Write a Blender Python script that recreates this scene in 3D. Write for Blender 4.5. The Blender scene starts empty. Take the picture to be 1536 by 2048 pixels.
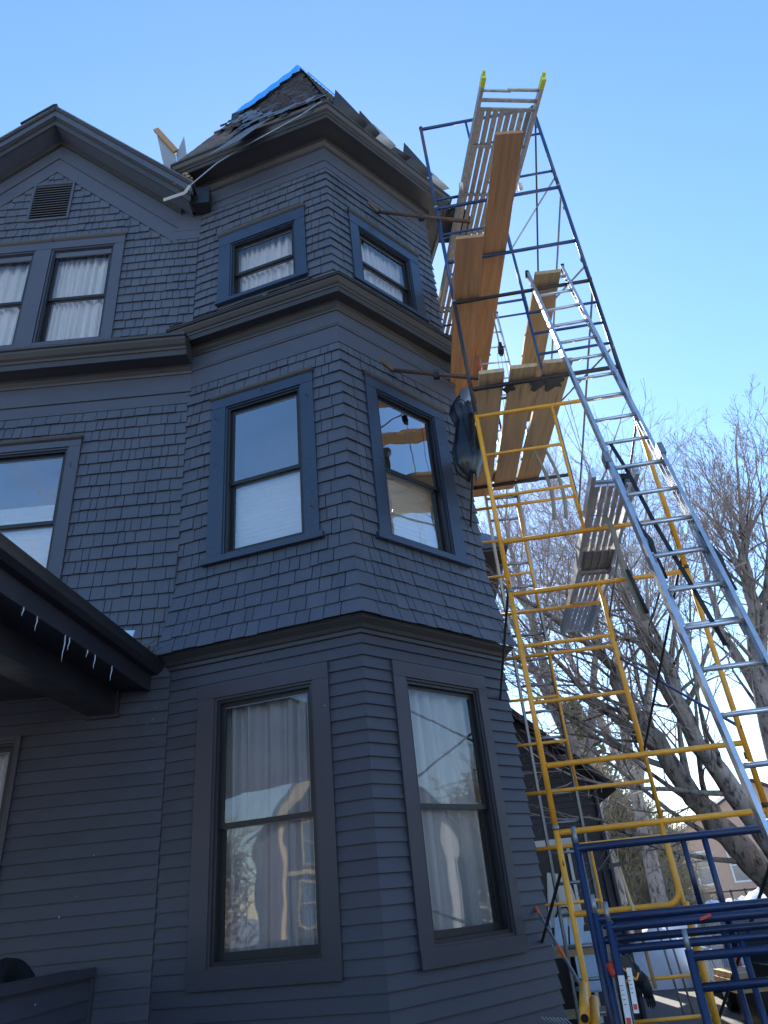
import bpy, math, random
import numpy as np
from math import radians, sin, cos, tan, pi, atan2, hypot
from mathutils import Vector, Matrix

S = bpy.context.scene
COL = S.collection
rnd = random.Random(7)

# ------------------------------------------------------------------ camera, sky, sun, exposure
CAM_PITCH, CAM_ROLL, FOCAL = 29.47, -5.85, 1391.9
cd = bpy.data.cameras.new('camera'); cam = bpy.data.objects.new('camera', cd); COL.objects.link(cam)
cd.sensor_fit = 'VERTICAL'; cd.sensor_height = 24.0; cd.lens = 24.0*FOCAL/2048.0
cd.clip_start = 0.05; cd.clip_end = 3000
p, r = radians(CAM_PITCH), radians(CAM_ROLL)
Fw = Vector((0, cos(p), sin(p))); U0 = Vector((0, -sin(p), cos(p))); R0 = Vector((1, 0, 0))
Rt = cos(r)*R0 + sin(r)*U0; Up = -sin(r)*R0 + cos(r)*U0
M = Matrix((Rt, Up, -Fw)).transposed().to_4x4(); M.translation = Vector((0, 0, 1.6))
cam.matrix_world = M
S.camera = cam

SUN_AZ, SUN_EL = -4.0, 37.0
w = bpy.data.worlds.new('World'); S.world = w; w.use_nodes = True
nt = w.node_tree; bg = nt.nodes['Background']
sky = nt.nodes.new('ShaderNodeTexSky'); sky.sky_type = 'NISHITA'; sky.sun_disc = False
sky.sun_elevation = radians(SUN_EL); sky.sun_rotation = radians(SUN_AZ)
sky.air_density = 1.05; sky.dust_density = 0.12; sky.ozone_density = 2.0; sky.altitude = 50
hs = nt.nodes.new('ShaderNodeHueSaturation'); hs.inputs['Hue'].default_value = .502; hs.inputs['Saturation'].default_value = 1.15; nt.links.new(sky.outputs[0], hs.inputs['Color']); nt.links.new(hs.outputs[0], bg.inputs[0]); bg.inputs[1].default_value = 0.15
ld = bpy.data.lights.new('sun', 'SUN'); ld.energy = 4.8; ld.angle = radians(0.53); ld.color = (1, 0.93, 0.82)
sun = bpy.data.objects.new('sun', ld); COL.objects.link(sun)
sd = Vector((sin(radians(SUN_AZ))*cos(radians(SUN_EL)), cos(radians(SUN_AZ))*cos(radians(SUN_EL)), sin(radians(SUN_EL))))
sun.rotation_euler = sd.to_track_quat('Z', 'Y').to_euler(); sun.location = sd*60
S.view_settings.view_transform = 'Standard'; S.view_settings.look = 'None'
S.view_settings.exposure = 1.18; S.view_settings.gamma = 1; S.view_settings.use_curve_mapping = False
S.render.engine = 'CYCLES'
S.cycles.max_bounces = 8; S.cycles.transparent_max_bounces = 12

# ------------------------------------------------------------------ materials
def srgb(h):
    if isinstance(h, str):
        c = [int(h[i:i+2], 16)/255 for i in (0, 2, 4)]
        return tuple(x/12.92 if x <= .04045 else ((x+.055)/1.055)**2.4 for x in c)
    return h
def mat(name, col, rough=.6, metal=0, spec=.5, var=.12, scale=6, bump=0, bscale=40, col2=None, c2lo=.6, c2hi=.7, c2scale=9, stretch=None, coat=0):
    m = bpy.data.materials.new(name); m.use_nodes = True; n = m.node_tree.nodes; l = m.node_tree.links
    b = n['Principled BSDF']; b.inputs['Roughness'].default_value = rough; b.inputs['Metallic'].default_value = metal
    b.inputs['Specular IOR Level'].default_value = spec
    if coat: b.inputs['Coat Weight'].default_value = coat; b.inputs['Coat Roughness'].default_value = .25
    col = srgb(col)
    tc = n.new('ShaderNodeTexCoord'); mp = n.new('ShaderNodeMapping'); l.new(tc.outputs['Object'], mp.inputs[0])
    if stretch: mp.inputs['Scale'].default_value = stretch
    oi = n.new('ShaderNodeObjectInfo')
    ad = n.new('ShaderNodeVectorMath'); ad.operation = 'ADD'; l.new(mp.outputs[0], ad.inputs[0])
    mu = n.new('ShaderNodeMath'); mu.operation = 'MULTIPLY'; mu.inputs[1].default_value = 37.0; l.new(oi.outputs['Random'], mu.inputs[0])
    l.new(mu.outputs[0], ad.inputs[1])
    no = n.new('ShaderNodeTexNoise'); no.inputs['Scale'].default_value = scale; no.inputs['Detail'].default_value = 6; no.inputs['Roughness'].default_value = .65
    l.new(ad.outputs[0], no.inputs['Vector'])
    rp = n.new('ShaderNodeMapRange'); rp.inputs['From Min'].default_value = .3; rp.inputs['From Max'].default_value = .7
    rp.inputs['To Min'].default_value = 1-var; rp.inputs['To Max'].default_value = 1+var
    l.new(no.outputs['Fac'], rp.inputs['Value'])
    # each object a little different too
    r2 = n.new('ShaderNodeMapRange'); r2.inputs['To Min'].default_value = 1-var*.7; r2.inputs['To Max'].default_value = 1+var*.7
    l.new(oi.outputs['Random'], r2.inputs['Value'])
    m2 = n.new('ShaderNodeMath'); m2.operation = 'MULTIPLY'; l.new(rp.outputs[0], m2.inputs[0]); l.new(r2.outputs[0], m2.inputs[1])
    vm = n.new('ShaderNodeVectorMath'); vm.operation = 'SCALE'; vm.inputs[0].default_value = col; l.new(m2.outputs[0], vm.inputs['Scale'])
    out = vm.outputs[0]
    if col2 is not None:
        n2 = n.new('ShaderNodeTexNoise'); n2.inputs['Scale'].default_value = c2scale; n2.inputs['Detail'].default_value = 8; n2.inputs['Roughness'].default_value = .7
        l.new(ad.outputs[0], n2.inputs['Vector'])
        cr = n.new('ShaderNodeMapRange'); cr.inputs['From Min'].default_value = c2lo; cr.inputs['From Max'].default_value = c2hi
        l.new(n2.outputs['Fac'], cr.inputs['Value'])
        mx = n.new('ShaderNodeMix'); mx.data_type = 'RGBA'; l.new(cr.outputs[0], mx.inputs[0]); l.new(out, mx.inputs[6])
        mx.inputs[7].default_value = (*srgb(col2), 1); out = mx.outputs[2]
    l.new(out, b.inputs['Base Color'])
    rr = n.new('ShaderNodeMapRange'); rr.inputs['From Min'].default_value = .3; rr.inputs['From Max'].default_value = .7
    rr.inputs['To Min'].default_value = max(.03, rough-.1); rr.inputs['To Max'].default_value = min(1, rough+.1)
    l.new(no.outputs['Fac'], rr.inputs['Value']); l.new(rr.outputs[0], b.inputs['Roughness'])
    if bump:
        nb = n.new('ShaderNodeTexNoise'); nb.inputs['Scale'].default_value = bscale; nb.inputs['Detail'].default_value = 5
        l.new(ad.outputs[0], nb.inputs['Vector'])
        bp = n.new('ShaderNodeBump'); bp.inputs['Strength'].default_value = bump; bp.inputs['Distance'].default_value = .01
        l.new(nb.outputs['Fac'], bp.inputs['Height']); l.new(bp.outputs[0], b.inputs['Normal'])
    return m
def glassmat(name, refl=1.0, tint=(1, 1, 1), wave=.0022):
    m = bpy.data.materials.new(name); m.use_nodes = True; n = m.node_tree.nodes; l = m.node_tree.links
    n.remove(n['Principled BSDF']); o = n['Material Output']
    tr = n.new('ShaderNodeBsdfTransparent'); tr.inputs[0].default_value = (*tint, 1)
    gl = n.new('ShaderNodeBsdfGlossy'); gl.inputs['Roughness'].default_value = .02; gl.inputs[0].default_value = (1, 1, 1, 1)
    fr = n.new('ShaderNodeFresnel'); fr.inputs['IOR'].default_value = 1.5
    mu = n.new('ShaderNodeMath'); mu.operation = 'MULTIPLY'; mu.inputs[1].default_value = 1.9*refl; mu.use_clamp = True
    l.new(fr.outputs[0], mu.inputs[0])
    tc = n.new('ShaderNodeTexCoord'); nb = n.new('ShaderNodeTexNoise'); nb.inputs['Scale'].default_value = 2.2; nb.inputs['Detail'].default_value = 1.5
    l.new(tc.outputs['Object'], nb.inputs['Vector'])
    bp = n.new('ShaderNodeBump'); bp.inputs['Strength'].default_value = 1; bp.inputs['Distance'].default_value = wave
    l.new(nb.outputs['Fac'], bp.inputs['Height']); l.new(bp.outputs[0], gl.inputs['Normal'])
    mx = n.new('ShaderNodeMixShader'); l.new(mu.outputs[0], mx.inputs[0]); l.new(tr.outputs[0], mx.inputs[1]); l.new(gl.outputs[0], mx.inputs[2])
    l.new(mx.outputs[0], o.inputs[0]); return m

P_PAINT = (.046, .050, .060)
mt = dict(
 clap=mat('charcoal_clapboard_paint', (.048, .050, .066), .55, var=.12, scale=3, bump=.25, bscale=60, col2=(.10, .11, .13), c2lo=.74, c2hi=.78, c2scale=30),
 shin=mat('charcoal_shingle_paint', (.072, .082, .108), .5, var=.12, scale=4, bump=.5, bscale=90, col2=(.12, .13, .15), c2lo=.76, c2hi=.80, c2scale=35, stretch=(1, 1, .25)),
 porchb=mat('black_porch_paint', (.017, .017, .023), .45, var=.15, scale=3, bump=.2, bscale=25, col2=(.07, .06, .05), c2lo=.70, c2hi=.76, c2scale=18),
 trimd=mat('charcoal_lower_trim_paint', (.042, .040, .052), .5, var=.06, scale=2.5, bump=.12, bscale=30),
 trim=mat('charcoal_trim_paint', (.062, .069, .094), .5, var=.06, scale=2.5, bump=.12, bscale=30),
 fresh=mat('fresh_sky_blued_trim_paint', (.024, .039, .070), .33, spec=.6, var=.07, scale=3, bump=.12, bscale=30),  # fresh glossy trim; sky reflection is also put into the bluer base colour
 corn=mat('weathered_cornice_paint', (.040, .039, .040), .45, var=.12, scale=3, bump=.15, bscale=25),
 dark=mat('black_sash_paint', (.012, .013, .016), .42, var=.1),
 inner=mat('dim_interior_tone', (.10, .09, .08), .9),
 curt=mat('white_curtain', (.62, .62, .64), .9, var=.05, scale=3),
 sheer=mat('grey_sheer_curtain', (.40, .41, .44), .9, var=.08, scale=3),
 blind=mat('white_blind', (.75, .74, .70), .85, var=.03),
 glass=glassmat('window_glass'), glass2=glassmat('window_glass_wavy', 3.6, wave=.006),
 roof=mat('black_roof_shingle', (.10, .11, .135), .55, var=.4, scale=14, bump=.5, bscale=160, col2=(.26, .27, .29), c2lo=.60, c2hi=.72, c2scale=22, stretch=(.5, .5, 2.5)),
 sheath=mat('old_roof_boards', (.15, .11, .085), .8, var=.35, scale=9, bump=.5, bscale=60, col2=(.03, .027, .025), c2lo=.5, c2hi=.62, c2scale=12),
 tarp=mat('blue_tarp', (.002, .30, .80), .45, var=.08, bump=.3, bscale=12),
 felt=mat('black_roofing_felt', (.018, .019, .022), .5, var=.2, bump=.3, bscale=20),
 flash=mat('grey_metal_flashing', (.32, .33, .34), .4, metal=.3, var=.06),
 timber=mat('raw_timber', (.34, .20, .10), .7, var=.15, scale=12, stretch=(1, 8, 8)),
 alu=mat('aluminium', (.62, .64, .67), .36, metal=.85, var=.1, scale=10, bump=.08, col2=(.22, .21, .20), c2lo=.66, c2hi=.78, c2scale=16),
 alud=mat('weathered_aluminium', (.42, .40, .36), .5, metal=.45, var=.22, scale=18, bump=.1, col2=(.16, .13, .09), c2lo=.55, c2hi=.72, c2scale=26),
 galv=mat('galvanised_steel', (.28, .29, .30), .42, metal=.7, var=.15, scale=20, col2=(.13, .07, .04), c2lo=.62, c2hi=.75),
 brust=mat('blue_paint_rusting', (.09, .055, .05), .6, var=.2, col2=(.015, .05, .15), c2lo=.47, c2hi=.53, c2scale=2.5), bluegrey=mat('worn_navy_steel', (.035, .05, .085), .45, var=.2, metal=.2),
 rust=mat('rusty_tube', (.11, .062, .043), .7, metal=.2, var=.3, scale=20, bump=.3, bscale=80, col2=(.32, .09, .03), c2lo=.6, c2hi=.7, c2scale=7),
 blue=mat('blue_scaffold_paint', (.014, .050, .155), .36, var=.15, scale=14, col2=(.07, .045, .04), c2lo=.64, c2hi=.72, c2scale=22, coat=.15),
 nblue=mat('navy_frame_paint', (.010, .026, .085), .36, var=.15, scale=14, col2=(.05, .035, .035), c2lo=.66, c2hi=.72, c2scale=22, coat=.2),
 yel=mat('yellow_scaffold_paint', (.80, .35, .025), .42, var=.13, scale=12, bump=.1, col2=(.085, .042, .02), c2lo=.65, c2hi=.71, c2scale=30, coat=.1),
 blk=mat('dark_steel', (.035, .032, .033), .5, var=.2, col2=(.09, .05, .035), c2lo=.6, c2hi=.7),
 plank=mat('scaffold_plank_wood', (.42, .235, .115), .62, var=.28, scale=3, bump=.25, bscale=14, col2=(.11, .055, .028), c2lo=.58, c2hi=.74, c2scale=4, stretch=(.35, 6, 6)),
 plankg=mat('grey_plank_wood', (.50, .35, .19), .72, var=.25, scale=3, bump=.3, bscale=14, col2=(.12, .085, .05), c2lo=.56, c2hi=.74, c2scale=4, stretch=(.35, 6, 6)),
 cap=mat('yellow_plastic', (.62, .66, .05), .5), blkp=mat('black_plastic', (.008, .010, .016), .25, spec=.5, var=.1, bump=.15, bscale=3),
 strap=mat('tan_webbing', (.25, .22, .16), .8), bstrap=mat('black_webbing', (.012, .014, .018), .6), ropem=mat('rope', (.3, .29, .27), .8),
 white=mat('white_label_paper', (.72, .72, .72), .6), red=mat('red_marking', (.65, .06, .03), .6), orange=mat('orange_paint', (.8, .16, .03), .5),
 ice=mat('ice', (.42, .48, .56), .08, spec=.8, var=.03),
 bark=mat('grey_bark', (.34, .29, .25), .9, var=.3, scale=7, bump=1.2, bscale=24, stretch=(1, 1, .4), col2=(.055, .045, .04), c2lo=.5, c2hi=.62, c2scale=10),
 twig=mat('twig_bark', (.34, .275, .25), .85, var=.25, scale=2),
 scrub=mat('dry_scrub', (.34, .28, .18), .9, var=.3, scale=2),
 pine=mat('olive_needles', (.17, .17, .075), .8, var=.35, scale=.8),
 asph=mat('driveway_asphalt', (.085, .083, .085), .8, var=.2, scale=1.2, bump=.3, bscale=60, col2=(.16, .15, .14), c2lo=.55, c2hi=.7, c2scale=.8),
 earth=mat('winter_ground', (.30, .27, .23), .9, var=.2, scale=.6, bump=.4, bscale=20, col2=(.62, .65, .70), c2lo=.47, c2hi=.53, c2scale=.35),
 snow=mat('snow', (.82, .84, .88), .7, var=.04, scale=2, bump=.7, bscale=9, col2=(.45, .42, .38), c2lo=.62, c2hi=.75, c2scale=5),
 barn=mat('garage_siding_paint', (.055, .055, .068), .65, var=.08, scale=3), bwht=mat('white_trim', (.72, .73, .74), .6, var=.05),
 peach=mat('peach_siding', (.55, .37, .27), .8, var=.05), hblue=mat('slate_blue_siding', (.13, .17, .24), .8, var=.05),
 brown=mat('brown_shingle', (.10, .065, .06), .8, var=.15), ytrim=mat('cream_yellow_trim', (.68, .52, .26), .6), greyh=mat('grey_siding', (.38, .38, .38), .8),
 carp=mat('pale_blue_car_paint', (.42, .50, .60), .25, metal=.3, coat=.6), tyre=mat('tyre_rubber', (.015, .015, .015), .8), carg=mat('car_glass', (.10, .14, .19), .08, spec=.8),
 hand=mat('pale_hickory', (.5, .33, .16), .5), tool=mat('black_tool_steel', (.02, .02, .022), .4, metal=.5), roofd=mat('dark_roof', (.05, .05, .055), .85, var=.2),
 foam=mat('pale_blue_sheet', (.45, .60, .78), .6), chair=mat('black_wicker', (.008, .009, .012), .6),
)

# ------------------------------------------------------------------ object helpers
ORG = {}
class MB:
    def __init__(s): s.v = []; s.f = []
    def add(s, vs, fs):
        b = len(s.v); s.v += [tuple(q) for q in vs]; s.f += [tuple(b+i for i in f) for f in fs]; return s
    def box(s, a, b):
        (x0, y0, z0), (x1, y1, z1) = a, b
        return s.hexa([(x0,y0,z0),(x1,y0,z0),(x1,y1,z0),(x0,y1,z0),(x0,y0,z1),(x1,y0,z1),(x1,y1,z1),(x0,y1,z1)])
    def hexa(s, v):
        return s.add(v, [(0,3,2,1),(4,5,6,7),(0,1,5,4),(1,2,6,5),(2,3,7,6),(3,0,4,7)])
    def bar(s, a, b, w, h, up=(0, 0, 1)):
        a = Vector(a); b = Vector(b); d = (b-a).normalized(); x = d.cross(Vector(up))
        if x.length < 1e-4: x = d.cross(Vector((0, 1, 0)))
        x.normalize(); y = x.cross(d)
        x *= w/2; y *= h/2
        return s.hexa([a-x-y, a+x-y, a+x+y, a-x+y, b-x-y, b+x-y, b+x+y, b-x+y])
    def tube(s, pts, r, n=8, cap=True):
        pts = [Vector(q) for q in pts]; m = len(pts); rr = r if isinstance(r, (list, tuple)) else [r]*m
        d0 = (pts[1]-pts[0]).normalized(); ref = Vector((0, 0, 1)) if abs(d0.z) < .9 else Vector((0, 1, 0))
        base = len(s.v); x = None
        for i, q in enumerate(pts):
            d = (pts[min(i+1, m-1)]-pts[max(i-1, 0)]).normalized()
            if x is None: x = d.cross(ref).normalized()
            else:
                x = x-d*x.dot(d)
                x = x.normalized() if x.length > 1e-5 else d.cross(ref).normalized()
            y = d.cross(x)
            for k in range(n):
                a = 2*pi*k/n; s.v.append(tuple(q+(x*cos(a)+y*sin(a))*rr[i]))
        for i in range(m-1):
            for k in range(n):
                a = base+i*n+k; b = base+i*n+(k+1) % n; s.f.append((a, b, b+n, a+n))
        if cap: s.f.append(tuple(base+k for k in range(n))[::-1]); s.f.append(tuple(base+(m-1)*n+k for k in range(n)))
        return s
    def poly(s, pts, off):   # closed polygon extruded by vector off
        pts = [Vector(q) for q in pts]; n = len(pts); off = Vector(off)
        return s.add(pts+[q+off for q in pts], [tuple(range(n))[::-1], tuple(range(n, 2*n))]+[(i, (i+1) % n, n+(i+1) % n, n+i) for i in range(n)])
    def sheet(s, rows):      # grid of points
        b = len(s.v); h = len(rows); w_ = len(rows[0])
        for r_ in rows: s.v += [tuple(q) for q in r_]
        for i in range(h-1):
            for j in range(w_-1): a = b+i*w_+j; s.f.append((a, a+1, a+w_+1, a+w_))
        return s
def obj(name, mb, m, parent=None, smooth=False, kind=None, label=None, cat=None, group=None):
    v = np.array(mb.v, dtype=float); lo = v.min(0); hi = v.max(0); o = np.array([(lo[0]+hi[0])/2, (lo[1]+hi[1])/2, lo[2]])
    me = bpy.data.meshes.new(name); me.from_pydata((v-o).tolist(), [], mb.f)
    if smooth: me.polygons.foreach_set('use_smooth', [True]*len(me.polygons))
    me.materials.append(mt[m] if isinstance(m, str) else m); me.update()
    ob = bpy.data.objects.new(name, me); COL.objects.link(ob)
    w0 = Vector(o); ORG[ob.name] = w0
    if parent is not None:
        ob.parent = parent; ob.location = w0-ORG[parent.name]
    else: ob.location = w0
    tag(ob, label, cat, group, kind); return ob
def tag(o, label=None, cat=None, group=None, kind=None):
    if label: o['label'] = label
    if cat: o['category'] = cat
    if group: o['group'] = group
    if kind: o['kind'] = kind
    return o
def thing(name, label, cat, loc, group=None):
    o = bpy.data.objects.new(name, None); COL.objects.link(o); o.location = loc; o.empty_display_size = .2
    ORG[o.name] = Vector(loc); return tag(o, label, cat, group)
def dv(a): return Vector((sin(radians(a)), cos(radians(a)), 0))
def pol(az, d, z): return Vector((sin(radians(az))*d, cos(radians(az))*d, z))

# ------------------------------------------------------------------ the house: numbers below fitted to image pixels, in 0.92 m units scaled about the camera position
KU = 0.9206
def zz(z): return 1.6+(z-1.6)*KU
AZA, AZB, AZW = -73.8, 46.2, -90.6
Kp = dv(-3.1)*6.3*KU
SIDE = 2.05
PLp = Kp+dv(AZA)*SIDE*KU; PRp = Kp+dv(AZB)*SIDE*KU
class Face:
    def __init__(s, P, t, n): s.P, s.t, s.n = P, t, n
    def pt(s, a, off, z): q = s.P+s.t*(a*KU)+s.n*(off*KU); return Vector((q.x, q.y, zz(z)))
FA = Face(Kp, dv(AZA), dv(AZA-90)); FB = Face(Kp, dv(AZB), dv(AZB+90)); FW = Face(PLp, dv(AZW), dv(AZW-90))
T30 = tan(radians(30))
def fbox(mb, F, s0, s1, z0, z1, o0, o1):
    p = F.pt; return mb.hexa([p(s0,o0,z0), p(s1,o0,z0), p(s1,o1,z0), p(s0,o1,z0), p(s0,o0,z1), p(s1,o0,z1), p(s1,o1,z1), p(s0,o1,z1)])
def fpoly(mb, F, poly, o0, o1):
    return mb.poly([F.pt(a, o0, z) for a, z in poly], F.n*((o1-o0)*KU))
# hexagon of the tower
HEX = [PLp, Kp, PRp]
q = PRp.copy()
for a in (AZB-60, AZB-120, AZB-180): q = q+dv(a)*SIDE*KU; HEX.append(q.copy())
HEX = HEX[:6]; CEN = sum(HEX, Vector())/6
def ring(off):     # hexagon offset outward
    k = (SIDE+off*2/math.sqrt(3))/SIDE; return [CEN+(h-CEN)*k for h in HEX]
def band(mb, prof, faces=(0, 1, 2, 3, 4, 5)):
    rr = [[Vector((h.x, h.y, zz(z))) for h in ring(o)] for o, z in prof]
    for i in faces:
        j = (i+1) % 6
        for k in range(len(prof)-1): mb.add([rr[k][i], rr[k][j], rr[k+1][j], rr[k+1][i]], [(0, 1, 2, 3)])
    return mb

house = thing('house', 'charcoal shingled Victorian house with a six-sided corner tower and damaged pointed roof', 'house', (-1.5, 8.5, 0))
HOLES = {'A': [(.49, 1.53, 1.28, 3.50), (.50, 1.50, 5.03, 7.06), (.49, 1.50, 8.92, 10.01)],
         'B': [(.49, 1.53, 1.28, 3.50), (.50, 1.50, 5.03, 7.06), (.49, 1.50, 8.92, 10.03)],
         'W': [(1.24, 2.17, 8.58, 10.45), (2.41, 3.34, 8.58, 10.45), (1.43, 2.45, 5.08, 6.81), (1.47, 2.50, 1.25, 3.33)]}
def wall(F, s0, s1, z0, z1, holes, off=0.0):
    mb = MB(); zs = sorted({z0, z1, *[h[2] for h in holes], *[h[3] for h in holes]})
    for a, b in zip(zs, zs[1:]):
        hs = sorted((h[0], h[1]) for h in holes if h[2] <= a+1e-6 and h[3] >= b-1e-6); x = s0
        for h in hs+[(s1, s1)]:
            if h[0] > x+1e-6: mb.add([F.pt(x, off, a), F.pt(h[0], off, a), F.pt(h[0], off, b), F.pt(x, off, b)], [(0, 1, 2, 3)])
            x = max(x, h[1])
    return mb
BOT = .118
wA = obj('tower_wall', wall(FA, 0, SIDE, BOT, 11.6, HOLES['A']), 'clap', house)
wB = obj('tower_wall', wall(FB, 0, SIDE, BOT, 11.6, HOLES['B']), 'clap', house)
wW = obj('main_wall', wall(FW, 0, 6, BOT, 10.3, HOLES['W']), 'clap', house)
mb = MB(); fpoly(mb, FW, [(0, 10.3), (4.75, 10.3), (2.37, 12.7)], -.02, 0); obj('gable_wall', mb, 'shin', house)
mb = MB()
for i in (2, 3, 4, 5):
    a, b = HEX[i], HEX[(i+1) % 6]; mb.add([(a.x, a.y, 0), (b.x, b.y, 0), (b.x, b.y, zz(11.6)), (a.x, a.y, zz(11.6))], [(0, 1, 2, 3)])
obj('tower_side_walls', mb, 'shin', house)
# body of the house running back behind the tower
bk = 9.5
mb = MB(); x0, x1 = FW.pt(6, 0, 0).x, FW.pt(-2.2, 0, 0).x; y0 = PLp.y+.6; y1 = y0+bk
mb.box((x0, y0, 0), (x1, y1, zz(10.3))); obj('back_wall', mb, 'shin', house)

def flare(z):
    return .165*max(0, (5.0-z)/.99)**1.7 if z < 5.0 else 0
def cut(s0, s1, zc, rects):
    segs = [(s0, s1)]
    for a, b, c, d in rects:
        if c < zc < d:
            o = []
            for x, y in segs:
                if b <= x or a >= y: o.append((x, y)); continue
                if a > x: o.append((x, a))
                if b < y: o.append((b, y))
            segs = o
    return segs
def wedge(F, s0, s1, z0, z1, o0, o1, m0, m1, th=.016):
    """board: bottom edge proud o0, top edge o1; m0/m1 mitre factor at either end"""
    p = F.pt; a0, a1 = s0+m0*o0, s0+m0*o1; b0, b1 = s1+m1*o0, s1+m1*o1
    return [p(a0,o0-th,z0), p(b0,o0-th,z0), p(b0,o0,z0), p(a0,o0,z0), p(a1,o1-.004,z1), p(b1,o1-.004,z1), p(b1,o1,z1), p(a1,o1,z1)]
TR = {'A': [(.335, 1.71, 1.145, 3.645), (.345, 1.69, 4.97, 7.27), (.345, 1.685, 8.8, 10.3)],
      'B': [(.335, 1.65, 1.145, 3.645), (.345, 1.70, 4.97, 7.25), (.345, 1.69, 8.8, 10.28)],
      'W': [(1.10, 3.48, 8.45, 10.65), (1.29, 2.60, 4.98, 6.95), (1.435, 2.56, 1.1, 3.40)]}
def clapboards(F, wallo, key, sA, sB, m0, m1, z0, z1, ex, name='clapboard'):
    z = z1
    while z > z0+.02:
        b = max(z-ex, z0); zc = (b+z)/2; jit = rnd.uniform(-.0015, .0015)
        for x, y in cut(sA, sB, zc, TR[key]):
            mm = MB(); mm.hexa(wedge(F, x, y, b+jit, z+.012, .027+rnd.uniform(-.002, .002), .004, m0 if x == sA else 0, m1 if y == sB else 0))
            obj(name, mm, 'clap', wallo)
        z -= ex
clapboards(FA, wA, 'A', 0, SIDE, -T30, 0, BOT, 3.885, .1135)
clapboards(FB, wB, 'B', 0, SIDE, -T30, T30, BOT, 3.885, .1135)
clapboards(FW, wW, 'W', 0.015, 3.4, 0, 0, BOT, 3.93, .1135)

SH_COUNT = [0]
def shingles(F, wallo, key, sA, sB, m0, m1, z0, z1, ex, wmin, wmax, singles, clip=None, fl=True):
    n = round((z1-z0)/ex); ex = (z1-z0)/n; mass = MB(); ph = rnd.uniform(0, 6)
    for i in range(n):
        b = z0+i*ex; t = b+ex; zc = (b+t)/2
        f0 = flare(b) if fl else 0; f1 = flare(t) if fl else 0
        A_, B_ = sA, sB
        if clip: A_, B_ = clip(zc)
        if B_-A_ < .05: continue
        for x, y in cut(A_, B_, zc, TR[key]):
            s = x
            while s < y-1e-4:
                wd = rnd.uniform(wmin, wmax)
                if y-(s+wd) < wmin*.6: wd = y-s
                e = min(s+wd, y); g = .0042
                jz = rnd.uniform(-.004, .004)+.004*sin(3*s+i*1.7+ph)
                if rnd.random() < .02: jz -= .012
                th = .027+rnd.uniform(-.004, .006)
                v = wedge(F, s+(0 if s == x and m0 else g), e-(0 if e == y and m1 else g), b+jz, t+.02, f0+th, f1+.004, m0 if s == sA else 0, m1 if e >= sB-1e-5 else 0)
                if SH_COUNT[0] < singles:
                    SH_COUNT[0] += 1; mm = MB(); mm.hexa(v); obj('shingle', mm, 'shin', wallo)
                else: mass.hexa(v)
                s = e
    if mass.v: obj('shingles', mass, 'shin', wallo, kind='stuff')
shingles(FA, wA, 'A', 0, SIDE, -T30, T30, 4.01, 7.6, .163, .08, .21, 150)
shingles(FB, wB, 'B', 0, SIDE, -T30, T30, 4.01, 7.6, .163, .08, .21, 290)
shingles(FW, wW, 'W', 0.01, 3.4, 0, 0, 3.93, 7.36, .163, .07, .20, 290, fl=False)
shingles(FA, wA, 'A', 0, SIDE, -T30, 0, 8.50, 10.98, .155, .08, .2, 290, fl=False)
shingles(FB, wB, 'B', 0, SIDE, -T30, T30, 8.50, 10.98, .155, .08, .2, 290, fl=False)
def gclip(z):
    if z < 10.5: return (0.01, 4.7)
    h = (12.33-z)/.975
    return (2.37-h, 2.37+h)
TR['W'].append((2.03, 2.68, 11.14, 12.02))
shingles(FW, wW, 'W', 0.01, 4.7, 0, 0, 8.24, 12.3, .163, .07, .18, 290, clip=gclip, fl=False)
# little white paint chips on the clapboards and shingles
mb = MB()
for i in range(34):
    F = rnd.choice((FA, FA, FB)); a = rnd.choice((rnd.uniform(.02, .3), rnd.uniform(1.75, 2.0), rnd.uniform(.02, 2))); z = rnd.choice((rnd.uniform(1.2, 3.8), rnd.uniform(4.05, 4.9)))
    if any(c < z < d and x < a < y for x, y, c, d in TR['A']): continue
    o = .022+(flare(z)); h = rnd.uniform(.003, .012); fbox(mb, F, a, a+rnd.uniform(.002, .005), z, z+h, o-.006, o+.0015)
obj('paint_chips', mb, 'flash', wA, kind='stuff')

# ---- belts, friezes, cornices of the tower
mb = MB(); band(mb, [(0, 3.86), (.035, 3.87), (.035, 3.905), (.055, 3.915), (.075, 3.945), (.12, 3.985), (.135, 4.005), (.15, 4.004), (.15, 4.012), (0, 4.05)], (0, 1, 2, 5)); obj('belt_moulding', mb, 'corn', house)
mb = MB(); band(mb, [(0, 7.56), (.022, 7.56), (.020, 7.82), (.036, 7.825), (.036, 7.84), (.045, 7.85), (.042, 7.87), (.03, 7.88), (.026, 7.89), (.026, 8.07)], (0, 1, 2, 5)); obj('frieze', mb, 'trim', house)
mb = MB(); band(mb, [(.026, 8.065), (.04, 8.07), (.045, 8.09), (.075, 8.12), (.08, 8.15), (.095, 8.16), (.095, 8.19), (.2, 8.19), (.2, 8.172), (.222, 8.172), (.222, 8.245), (.235, 8.25), (.24, 8.27), (.262, 8.285), (.295, 8.325), (.30, 8.345), (.325, 8.35), (.325, 8.375), (.30, 8.38)], (0, 1, 2, 5)); obj('cornice', mb, 'corn', house)
mb = MB(); band(mb, [(.335, 8.372), (.335, 8.386), (.15, 8.45), (0, 8.52), (-.02, 8.52)], (0, 1, 2, 5)); obj('cornice_roof', mb, 'roof', house)
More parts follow.
